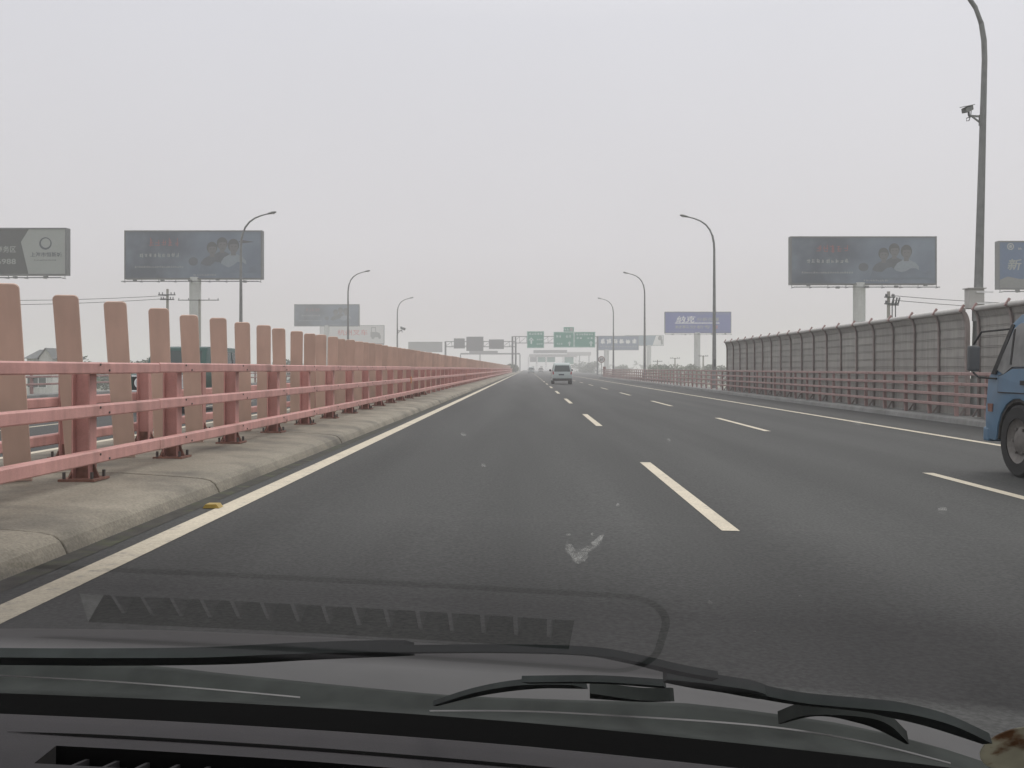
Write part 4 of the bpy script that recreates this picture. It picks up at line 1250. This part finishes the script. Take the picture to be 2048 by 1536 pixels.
for (x0, x1, y0, y1) in ((-1.0, -0.96, -4.9, -0.75), (0.96, 1.0, -4.9, -0.75), (-0.96, 0.96, -4.9, -4.86), (-0.96, 0.96, -0.79, -0.75)):
    mb = MB(); mb.box(x0, x1, y0, y1, 0.981, 1.45 if y0 != -0.79 else 1.95); mb.build('side_board', M['bluepaint'], tk)

# --- silver van ahead, seen from behind; local y forward, origin under the rear bumper
def van(x, y, label, paint, name, cat, heading=0.0, front=False, scale=1.0, z=None):
    t = thing(name, label, cat, (x, y, zr(x) if z is None else z))
    t.rotation_euler = (0, 0, heading); t.scale = (scale, scale, scale)
    prof = [(0.02, 0.36), (0.0, 0.62), (0.03, 1.02), (0.26, 1.66), (0.42, 1.80), (1.0, 1.87), (2.6, 1.86), (3.0, 1.78), (3.75, 1.14), (4.05, 1.04), (4.32, 0.86), (4.36, 0.45), (4.30, 0.32), (0.1, 0.30)]
    body, wx = body_shell(prof, 0.86, 0.24, 1.05, 'body', paint, t, 0.06)
    def ry(z): return 0.03 + max(0.0, z - 1.02) * 0.36
    cross_panel([(-0.70, 1.10), (0.70, 1.10), (0.60, 1.64), (-0.60, 1.64)], ry, M['glassdark'], 'rear_window', body, -1)
    cross_panel([(-0.30, 0.78), (0.16, 0.78), (0.16, 0.90), (-0.30, 0.90)], lambda z: 0.0, M['plate'], 'number_plate', body, -1, 0.04)
    for s in (-1, 1):
        cross_panel([(s * 0.70, 0.86), (s * 0.835, 0.86), (s * 0.82, 1.12), (s * 0.74, 1.12)], lambda z: 0.02, M['redlamp'], 'tail_light', body, -1, 0.06)
        side_panel([(0.55, 1.14), (0.66, 1.64), (1.5, 1.70), (1.5, 1.14)], wx, s, M['glassdark'], 'side_window', body)
        side_panel([(1.6, 1.14), (1.6, 1.70), (2.5, 1.70), (2.5, 1.14)], wx, s, M['glassdark'], 'side_window', body)
        side_panel([(2.6, 1.14), (2.6, 1.69), (2.88, 1.66), (3.45, 1.16)], wx, s, M['glassdark'], 'side_window', body)
        wheel(t, s * 0.76, 0.75, 0.31, 0.31, 0.20, s)
        wheel(t, s * 0.76, 3.55, 0.31, 0.31, 0.20, s)
        mb = MB(); mb.box(s * 0.97 - 0.09, s * 0.97 + 0.09, 3.05, 3.15, 1.12, 1.30); mb.build('mirror', M['black'], t, bevel=0.02)
        cross_panel([(s * 0.52, 0.62), (s * 0.82, 0.62), (s * 0.80, 0.84), (s * 0.52, 0.84)], lambda z: 4.35, M['lens'], 'headlight', body, 1, 0.06)
    cross_panel([(-0.66, 1.18), (0.66, 1.18), (0.58, 1.70), (-0.58, 1.70)], lambda z: 3.75 - (z - 1.14) * 1.17, M['glassdark'], 'windscreen', body, 1)
    cross_panel([(-0.45, 0.60), (0.45, 0.60), (0.45, 0.80), (-0.45, 0.80)], lambda z: 4.35, M['black'], 'grille', body, 1, 0.05)
    mb = MB(); mb.box(-0.84, 0.84, -0.07, 0.18, 0.30, 0.52); mb.build('bumper', M['chassis'], t, bevel=0.03, segs=2)
    return t
v1 = van(3.0, 86.0, 'silver grey van seen from behind in the middle lane', M['silver'], 'van', 'van')
van(1.0, 262.0, 'faint hazy car far ahead near the median, left of the silver van', M['silver'], 'car', 'car', 0, scale=0.95)
van(4.5, 335.0, 'faintest car far ahead under the green signs', M['coping'], 'car', 'car', 0, scale=0.95)

# --- dark green four-wheel drive coming the other way behind the blades
gv = thing('off_road_vehicle', 'dark green boxy vehicle with round headlamp, oncoming behind the tan blades', 'car', (-10.15, 27.6, zo(-10.15)))
prof = [(0.0, 0.50), (0.0, 1.05), (0.05, 1.10), (1.05, 1.20), (1.45, 1.86), (1.6, 1.90), (4.5, 1.90), (4.6, 1.80), (4.62, 0.50)]
body, wx = body_shell(prof, 0.88, 0.12, 1.15, 'body', M['darkgreen'], gv, 0.04)
cross_panel([(-0.72, 1.28), (0.72, 1.28), (0.66, 1.78), (-0.66, 1.78)], lambda z: 1.05 + (z - 1.2) * 0.606, M['glassdark'], 'windscreen', body, -1)
cross_panel([(-0.80, 0.66), (0.80, 0.66), (0.80, 1.02), (-0.80, 1.02)], lambda z: 0.0, M['black'], 'grille', body, -1, 0.03)
mb = MB()
mb.box(-0.82, 0.82, -0.035, 0.0, 1.03, 1.075); mb.box(-0.82, 0.82, -0.035, 0.0, 0.62, 0.655)
mb.build('grille_frame', M['white'], gv)
for s in (-1, 1):
    mb = MB(); mb.tube([(s * 0.58, 0.0, 0.86), (s * 0.58, -0.06, 0.86)], 0.125, 18); h_ = mb.build('headlight', M['lens'], gv, smooth=True)
    mb = MB(); ring(mb, s * 0.58, 0.86, 0.125, 0.16, -0.05); mb.build('bezel', M['white'], h_)
    for (ya, yb) in ((1.75, 2.7), (2.8, 3.7), (3.8, 4.45)):
        side_panel([(ya, 1.28), (yb, 1.28), (yb, 1.76), (ya, 1.76)], wx, s, M['glassdark'], 'side_window', body)
    wheel(gv, s * 0.78, 0.75, 0.38, 0.38, 0.24, s)
    wheel(gv, s * 0.78, 3.70, 0.38, 0.38, 0.24, s)
mb = MB(); mb.box(-0.90, 0.90, -0.16, -0.04, 0.46, 0.60); mb.build('bumper', M['white'], gv, bevel=0.02)
mb = MB(); mb.box(-0.22, 0.22, -0.19, -0.165, 0.47, 0.585); mb.build('number_plate', M['plate'], gv)

# yellow road stud by the kerb
st = MB(); st.prism([(-0.075, 0.0), (0.075, 0.0), (0.05, 0.035), (-0.05, 0.035)], -0.06, 0.06)
o = st.build('road_stud', M['yellow'], None, (-2.83, 8.95, zr(-2.83) + 0.004)); tag(o, 'small yellow reflective stud on the asphalt beside the median kerb', 'road stud')

# ------------------------------------------------------------------ own car: dashboard, windscreen, wipers, bonnet
car = thing('car_interior', 'dark dashboard, windscreen base, wipers and silver bonnet of the car we sit in', 'car', (0, 0.4, 0.0))
OC = Vector((0, 0.4, 0.0))
def cpart(mb, name, m_, parent=None, **kw):
    mb.v = [(p[0] - OC.x, p[1] - OC.y, p[2] - OC.z) for p in mb.v]
    return mb.build(name, m_, parent or car, **kw)
def interp(x, pts):
    if x <= pts[0][0]:
        (x0, y0), (x1, y1) = pts[0], pts[1]
    elif x >= pts[-1][0]:
        (x0, y0), (x1, y1) = pts[-2], pts[-1]
    else:
        for i in range(len(pts) - 1):
            if pts[i][0] <= x <= pts[i + 1][0]:
                (x0, y0), (x1, y1) = pts[i], pts[i + 1]
                break
    return y0 + (y1 - y0) * (x - x0) / (x1 - x0)
BASE = [(-0.9, 0.93), (-0.475, 0.896), (-0.30, 0.876), (-0.15, 0.852), (0.0, 0.821), (0.098, 0.795), (0.244, 0.752), (0.40, 0.695), (0.6, 0.60)]
def yb(X):
    return (interp(X - 0.05, BASE) + interp(X, BASE) * 2 + interp(X + 0.05, BASE)) / 4
DB = 0.30                        # glass base below the eye
RK = math.tan(R(26.0))           # rake of the glass
def on_glass(x, y, off=0.0):
    """where the sight line through a pixel meets the glass (moved outwards by off)"""
    Y = 0.6
    for _ in range(40):
        X = (x - VX) / F * Y
        d = (y - VY) / F
        # d*Y = DB - (yb+off - Y)*RK
        Y = ((yb(X) + off) * RK - DB) / (RK - d)
    return Vector(((x - VX) / F * Y, Y, EYE - d * Y))
XS = [-0.62 + 0.04 * i for i in range(29)]
def glass_strip(d0, d1, n):
    mb = MB(); rows = []
    for j in range(n + 1):
        D = d0 + (d1 - d0) * j / n
        rows.append([(X, yb(X) - (DB - D) / RK, EYE - D) for X in XS])
    mb.grid(rows)
    return mb
gm = bpy.data.materials.new('clear_glass'); gm.use_nodes = True
t_ = gm.node_tree; t_.nodes.clear()
tb = t_.nodes.new('ShaderNodeBsdfTransparent'); tb.inputs[0].default_value = (0.97, 0.98, 0.975, 1)
ou = t_.nodes.new('ShaderNodeOutputMaterial'); t_.links.new(tb.outputs[0], ou.inputs['Surface'])
gr_ = bpy.data.materials.new('reflecting_glass'); gr_.use_nodes = True
t_ = gr_.node_tree; t_.nodes.clear()
tb = t_.nodes.new('ShaderNodeBsdfTransparent'); tb.inputs[0].default_value = (0.97, 0.98, 0.975, 1)
gl = t_.nodes.new('ShaderNodeBsdfGlossy'); gl.inputs['Roughness'].default_value = 0.02
fr = t_.nodes.new('ShaderNodeValue'); fr.outputs[0].default_value = 0.58   # two glass faces at a grazing 75 degrees
tc_ = t_.nodes.new('ShaderNodeTexCoord'); s_ = t_.nodes.new('ShaderNodeSeparateXYZ'); t_.links.new(tc_.outputs['Object'], s_.inputs[0])
rp_ = t_.nodes.new('ShaderNodeValToRGB')     # reflection strength faded by hand towards the band's upper and lower edge
rp_.color_ramp.elements[0].color = (0, 0, 0, 1); rp_.color_ramp.elements[1].color = (0, 0, 0, 1)
for pos in (0.12, 0.60):
    rp_.color_ramp.elements.new(pos).color = (1, 1, 1, 1)
mr_ = t_.nodes.new('ShaderNodeMapRange'); mr_.inputs[1].default_value = EYE - 0.172; mr_.inputs[2].default_value = EYE - 0.045
t_.links.new(s_.outputs['Z'], mr_.inputs[0]); t_.links.new(mr_.outputs[0], rp_.inputs[0])
mu = t_.nodes.new('ShaderNodeMath'); mu.operation = 'MULTIPLY'; t_.links.new(fr.outputs[0], mu.inputs[0]); t_.links.new(rp_.outputs[0], mu.inputs[1])
mu2 = t_.nodes.new('ShaderNodeMath'); mu2.operation = 'MULTIPLY'; t_.links.new(mu.outputs[0], mu2.inputs[0]); mu2.inputs[1].default_value = 1.0
ms_ = t_.nodes.new('ShaderNodeMixShader'); t_.links.new(mu2.outputs[0], ms_.inputs[0]); t_.links.new(tb.outputs[0], ms_.inputs[1]); t_.links.new(gl.outputs[0], ms_.inputs[2])
ou = t_.nodes.new('ShaderNodeOutputMaterial'); t_.links.new(ms_.outputs[0], ou.inputs['Surface'])
cpart(glass_strip(DB + 0.004, 0.1725, 4), 'windscreen_foot', gm, smooth=True)
cpart(glass_strip(0.172, 0.0455, 6), 'windscreen_reflecting_band', gr_, smooth=True)
cpart(glass_strip(0.045, -0.12, 10), 'windscreen', gm, smooth=True)

# dashboard top: level sheet with a rolled front lip, shallow groove and a defroster slot
DD = 0.28
def dpt(X, v, dz=0.0):
    """point on the dash, v metres back from the glass base line"""
    return (X, yb(X) - v, EYE - DD + dz)
dm = MB()
SX0, SX1 = -0.350, 0.02          # slot ends
GX0, GX1 = -0.40, 0.08           # groove ends
XD = [-0.62 + 0.01 * i for i in range(113)]
S0, S1 = 0.143, 0.176            # slot from the glass
G0, G1 = 0.118, 0.126            # groove
def band(v0, v1, xs, z0=0.0, z1=0.0):
    dm.grid([[dpt(X, v, z) for X in xs] for v, z in ((v0, z0), (v1, z1))])
dm.grid([[dpt(X, v, z) for X in XD] for v, z in ((0.060, -0.03), (0.063, -0.014), (0.070, -0.005), (0.082, -0.001), (0.10, 0.0), (G0, 0.0))])
band(G0, S0, XD)
for lo, hi in ((-9, SX0), (SX1, 9)):
    band(S0, S1, [X for X in XD if lo - 0.001 <= X <= hi + 0.001])
dm.grid([[dpt(X, v, z) for X in XD] for v, z in ((S1, 0.0), (0.23, 0.0), (0.30, -0.003), (0.38, -0.02))])
dash = cpart(dm, 'dashboard', M['dash'], smooth=True)
gv_ = MB()                       # dark seam round the vent insert, with a rounded far corner
path = [(GX0 + (GX1 - 0.03 - GX0) * i / 24, (G0 + G1) / 2) for i in range(25)]
path += [(GX1 - 0.03 + 0.03 * math.sin(a), (G0 + G1) / 2 + 0.03 - 0.03 * math.cos(a)) for a in [math.pi / 2 * i / 8 for i in range(1, 9)]]
GN = 0.206
path += [(GX1, GN - 0.03)]
path += [(GX1 - 0.03 + 0.03 * math.cos(a), GN - 0.03 + 0.03 * math.sin(a)) for a in [math.pi / 2 * i / 8 for i in range(1, 9)]]
path += [(GX1 - 0.03 - (GX1 - 0.03 - GX0) * i / 24, GN) for i in range(1, 25)]
rows = [[], []]
for i, (u, v) in enumerate(path):
    a, b = path[max(i - 1, 0)], path[min(i + 1, len(path) - 1)]
    d = Vector((b[0] - a[0], b[1] - a[1])).normalized()
    hw_ = 0.0026 * min(1.0, i / 4 + 0.1)
    for k, sg in enumerate((-1, 1)):
        rows[k].append(dpt(u - d.y * hw_ * sg, v + d.x * hw_ * sg, 0.0007))
gv_.grid(rows)
cpart(gv_, 'seam', M['dashdark'], dash)
gp = MB(); gp.grid([[dpt(X, v, z) for X in XD] for v, z in ((-0.004, -0.0135), (0.03, -0.012), (0.058, -0.013), (0.060, -0.03))]); cpart(gp, 'glass_seal', M['dashdark'], dash)
vt = MB()
xsl = [X for X in XD if SX0 - 0.001 <= X <= SX1 + 0.001]
vt.grid([[dpt(X, v, z) for X in xsl] for v, z in ((S0, 0.0), (S0 + 0.001, -0.035), (S1 - 0.001, -0.035), (S1, 0.0))])
cpart(vt, 'defroster_vent', M['dashdark'], dash)
for i in range(20):
    X = SX0 + 0.022 + i * 0.0235
    if X > SX1 - 0.01:
        break
    fb = MB()
    a = Vector(dpt(X + 0.002, S0 + 0.002, -0.034)); b = Vector(dpt(X, S1 - 0.002, -0.034))
    fb.add([a, b, b + Vector((0, 0, 0.031)), a + Vector((0, 0, 0.026)), a + Vector((0.003, 0, 0)), b + Vector((0.003, 0, 0)), b + Vector((0.003, 0, 0.031)), a + Vector((0.003, 0, 0.026))],
           [(0, 1, 2, 3), (4, 7, 6, 5), (0, 4, 5, 1), (1, 5, 6, 2), (2, 6, 7, 3), (3, 7, 4, 0)])
    cpart(fb, 'vent_fin', M['dash'], dash)

# cowl panel, the painted highlight along its edge, bonnet
CE = [(-400, 1318), (0, 1322), (300, 1330), (450, 1347), (700, 1373), (900, 1392), (1000, 1396), (1200, 1402), (1350, 1404), (1500, 1420), (1700, 1450), (1850, 1486), (2100, 1580)]
def cowl_edge(X):
    Y = yb(X) + 0.10
    return Vector((X, Y, EYE - (interp(VX + F * X / Y, CE) - VY) / F * Y))
cw = MB(); rows = []
for u in (0.0, 0.15, 0.35, 0.6, 0.8, 0.95, 1.0, 1.15):
    r_ = []
    for X in XS:
        a = Vector((X, yb(X) + 0.002, EYE - DB - 0.002)); b = cowl_edge(X)
        p = a.lerp(b, min(u, 1.0))
        p.z += 0.004 * math.sin(min(u, 1) * math.pi * 3) * (1 if u < 1 else 0)
        if u > 1:
            p = b + Vector((0, 0.012, -0.05))
        r_.append(p)
    rows.append(r_)
cw.grid(rows)
cpart(cw, 'cowl_panel', M['cowl'], smooth=True)
def strip_px(pts, hw, th, off, name, m_, parent=None):
    """bar of half-width hw (per point, metres) and thickness th lying along sight-line points on the outside of the glass"""
    if not isinstance(hw, (list, tuple)):
        hw = [hw] * len(pts)
    q3 = [Vector((x, y, h_ * 1e4)) for (x, y), h_ in zip(pts, hw)]
    fine = []
    for i in range(len(q3) - 1):
        p0, p1, p2, p3 = q3[max(i - 1, 0)], q3[i], q3[i + 1], q3[min(i + 2, len(q3) - 1)]
        for k in range(5):
            u = k / 5
            fine.append(0.5 * ((2 * p1) + (p2 - p0) * u + (2 * p0 - 5 * p1 + 4 * p2 - p3) * u * u + (3 * p1 - p0 - 3 * p2 + p3) * u ** 3))
    fine.append(q3[-1])
    c_ = [on_glass(q.x, q.y, off) for q in fine]
    hw = [max(q.z * 1e-4, 0.0004) for q in fine]
    nrm = Vector((0, math.sin(R(26)), math.cos(R(26))))
    vs = []
    for i, p in enumerate(c_):
        d = (c_[min(i + 1, len(c_) - 1)] - c_[max(i - 1, 0)]).normalized()
        sd = nrm.cross(d).normalized()
        for a, b in ((-1, 0), (1, 0), (0.8, 1), (-0.8, 1)):
            vs.append(p + sd * hw[i] * a + nrm * th * b)
    fs = [(0, 1, 2, 3), tuple(4 * (len(c_) - 1) + k for k in (3, 2, 1, 0))]
    for i in range(len(c_) - 1):
        for k in range(4):
            k2 = (k + 1) % 4
            fs.append((4 * i + k, 4 * i + k2, 4 * i + 4 + k2, 4 * i + 4 + k))
    mb = MB(); mb.add(vs, fs)
    return cpart(mb, name, m_, parent, smooth=True)
SIL = [(-500, 1262), (0, 1258), (300, 1262), (600, 1275), (970, 1297), (1170, 1312), (1350, 1350), (1480, 1376), (1700, 1410), (1860, 1445), (1960, 1485), (2100, 1550), (2400, 1700)]
bo = MB()
cols = [-400 + 100 * i for i in range(28)]
rows = []
for (Y, dy, drop) in ((0.98, None, 0), (1.06, 62, 0), (1.15, 28, 0), (1.24, 8, 0), (1.32, 0, 0), (1.40, 0, 0.02), (1.50, 0, 0.07), (1.62, 0, 0.20), (1.66, 0, 0.45)):
    r_ = []
    for x in cols:
        ys = interp(x, SIL)
        X = (x - VX) / F * 1.32
        if dy is None:
            z = EYE - (ys + 125 - VY) / F * 0.98
        else:
            z = EYE - (ys + dy - VY) / F * min(Y, 1.32) - drop
        r_.append((X * (0.80 + 0.2 * min(1, (Y - 0.9) / 0.4)), Y, z))
    rows.append(r_)
bo.grid(rows)
cpart(bo, 'bonnet', M['bonnet'], smooth=True)
wb = strip_px([(-60, 1322), (200, 1324), (430, 1322), (600, 1314), (760, 1309), (818, 1308)], [0.017, 0.0165, 0.0145, 0.012, 0.0085, 0.0055], 0.007, 0.012, 'wiper_arm', M['wiper'])
strip_px([(800, 1306), (1000, 1305), (1170, 1310), (1260, 1324), (1350, 1345), (1430, 1360)], [0.0030, 0.0026, 0.0030, 0.0036, 0.0045, 0.005], 0.004, 0.012, 'wiper_blade', M['wiper'])
strip_px([(1330, 1362), (1400, 1372), (1480, 1384), (1530, 1396)], [0.005, 0.0100, 0.0095, 0.005], 0.006, 0.013, 'wiper_joint', M['wiper'])
strip_px([(1050, 1366), (1200, 1366), (1330, 1375)], [0.004, 0.0045, 0.005], 0.004, 0.013, 'wiper_bracket', M['wiper'])
strip_px([(1500, 1390), (1600, 1408), (1720, 1420), (1790, 1430), (1880, 1452), (1975, 1488)], [0.005, 0.0048, 0.0062, 0.0085, 0.007, 0.003], 0.006, 0.012, 'wiper_blade', M['wiper'])
strip_px([(870, 1412), (960, 1388), (1060, 1374), (1160, 1374)], [0.002, 0.006, 0.010, 0.010], 0.004, 0.016, 'wiper_arm', M['wiper'])
strip_px([(1180, 1392), (1280, 1402), (1345, 1402)], [0.012, 0.005, 0.002], 0.008, 0.016, 'washer_nozzle', M['cowl'])
strip_px([(1560, 1448), (1620, 1432), (1700, 1436), (1760, 1452), (1815, 1488)], [0.001, 0.004, 0.009, 0.006, 0.001], 0.008, 0.016, 'wiper_linkage', M['cowl'])
strip_px([(-30, 1351), (200, 1363), (400, 1378), (600, 1396)], 0.0006, 0.001, -0.006, 'trim_edge_highlight', M['trim'])  # pale hairline strips draw the highlight along the trim's edge
strip_px([(860, 1423), (1050, 1424), (1250, 1434), (1450, 1447), (1600, 1463), (1750, 1490), (1900, 1528)], 0.0006, 0.001, -0.006, 'trim_edge_highlight', M['trim'])

def backlit(m_, k):
    t_ = m_.node_tree; b_ = t_.nodes['Principled BSDF']
    tl = t_.nodes.new('ShaderNodeBsdfTranslucent'); ms = t_.nodes.new('ShaderNodeMixShader'); ms.inputs[0].default_value = k
    t_.links.new(b_.inputs['Base Color'].links[0].from_socket, tl.inputs['Color'])
    t_.links.new(b_.outputs[0], ms.inputs[1]); t_.links.new(tl.outputs[0], ms.inputs[2])
    t_.links.new(ms.outputs[0], t_.nodes['Material Output'].inputs['Surface'])
backlit(M['sticker'], 0.75); backlit(M['smear'], 0.7)
# inspection sticker low in the corner of the glass, and a smear on the glass
sk = MB()
sc0 = Vector((0.310, 0.622, EYE - 0.2375)); up_ = Vector((0, -0.62, 0.785))
ringp = [sc0 + Vector((0.0265 * math.cos(a), 0, 0)) + up_ * 0.0255 * math.sin(a) for a in [2 * math.pi * k / 28 for k in range(28)]]
nb_ = Vector((0, -0.785, -0.62)) * 0.0008
sk.add(ringp + [p + nb_ for p in ringp], [list(range(28)), list(range(55, 27, -1))] + [[i, (i + 1) % 28, (i + 1) % 28 + 28, i + 28] for i in range(28)])
so = sk.build('windscreen_sticker', M['sticker'], None); tag(so, 'round faded paper sticker in the lower right corner of the windscreen', 'sticker')
m_ = M['smear']; t_ = m_.node_tree
ng = t_.nodes.new('ShaderNodeNewGeometry'); nn = t_.nodes.new('ShaderNodeTexNoise'); nn.inputs['Scale'].default_value = 420; nn.inputs['Detail'].default_value = 4
t_.links.new(ng.outputs['Position'], nn.inputs['Vector'])
nr = t_.nodes.new('ShaderNodeMapRange'); nr.inputs[1].default_value = 0.40; nr.inputs[2].default_value = 0.66; nr.inputs[4].default_value = 0.30
t_.links.new(nn.outputs[0], nr.inputs[0])
tt = t_.nodes.new('ShaderNodeBsdfTransparent'); mm_ = t_.nodes.new('ShaderNodeMixShader')
src_ = t_.nodes['Material Output'].inputs['Surface'].links[0].from_socket
t_.links.new(nr.outputs[0], mm_.inputs[0]); t_.links.new(tt.outputs[0], mm_.inputs[1]); t_.links.new(src_, mm_.inputs[2])
t_.links.new(mm_.outputs[0], t_.nodes['Material Output'].inputs['Surface'])
sm2 = MB(); rs = random.Random(4)
def blot(x, y, rx, ry, ang, off):
    pts = []
    for k in range(12):
        a = 2 * math.pi * k / 12; q = rs.uniform(0.7, 1.15)
        u, v = rx * q * math.cos(a), ry * q * math.sin(a)
        pts.append(on_glass(x + u * math.cos(ang) - v * math.sin(ang), y + u * math.sin(ang) + v * math.cos(ang), off))
    sm2.add(pts, [list(range(12))])
blot(1182, 1094, 42, 9, -0.72, -0.004); blot(1190, 1086, 30, 5, -0.75, -0.0046); blot(1160, 1112, 24, 14, -0.6, -0.0052); blot(1150, 1108, 22, 9, 0.9, -0.0058); blot(1140, 1098, 16, 10, 1.2, -0.0064); blot(1195, 1082, 20, 5, -0.8, -0.007)
for (x, y, r_) in ((1137, 1069, 4), (1184, 1068, 3), (1132, 1100, 4), (1420, 1205, 5), (928, 868, 6), (968, 930, 5), (1236, 1010, 4), (1338, 880, 4), (1510, 1263, 3), (1885, 1020, 9), (1715, 845, 8), (1600, 1192, 3)):
    blot(x, y, r_, r_ * 0.8, 0.3, -0.006)
so = sm2.build('dirt_smear', M['smear'], None); kind(so, 'stuff')
so['label'] = 'whitish smear and specks of dirt on the windscreen glass'; so['category'] = 'smear'

# ------------------------------------------------------------------ haze
hz = MB(); hz.box(-2500, 2500, -700, 2700, -7.0, 21.5)
hm_ = bpy.data.materials.new('haze'); hm_.use_nodes = True
t_ = hm_.node_tree; t_.nodes.clear()
pv = t_.nodes.new('ShaderNodeVolumePrincipled')
pv.inputs['Color'].default_value = (0.985, 0.98, 0.98, 1)
pv.inputs['Density'].default_value = 0.00175
pv.inputs['Anisotropy'].default_value = 0.25
ou = t_.nodes.new('ShaderNodeOutputMaterial'); t_.links.new(pv.outputs[0], ou.inputs['Volume'])
ho = hz.build('haze', hm_); kind(ho, 'stuff'); ho['label'] = 'grey haze filling the air over the road'; ho['category'] = 'haze'

for o in COL.objects:
    if o.name.split('.')[0] in ('lettering', 'wheel_nuts', 'catwalk', 'stems'):
        o['kind'] = 'stuff'
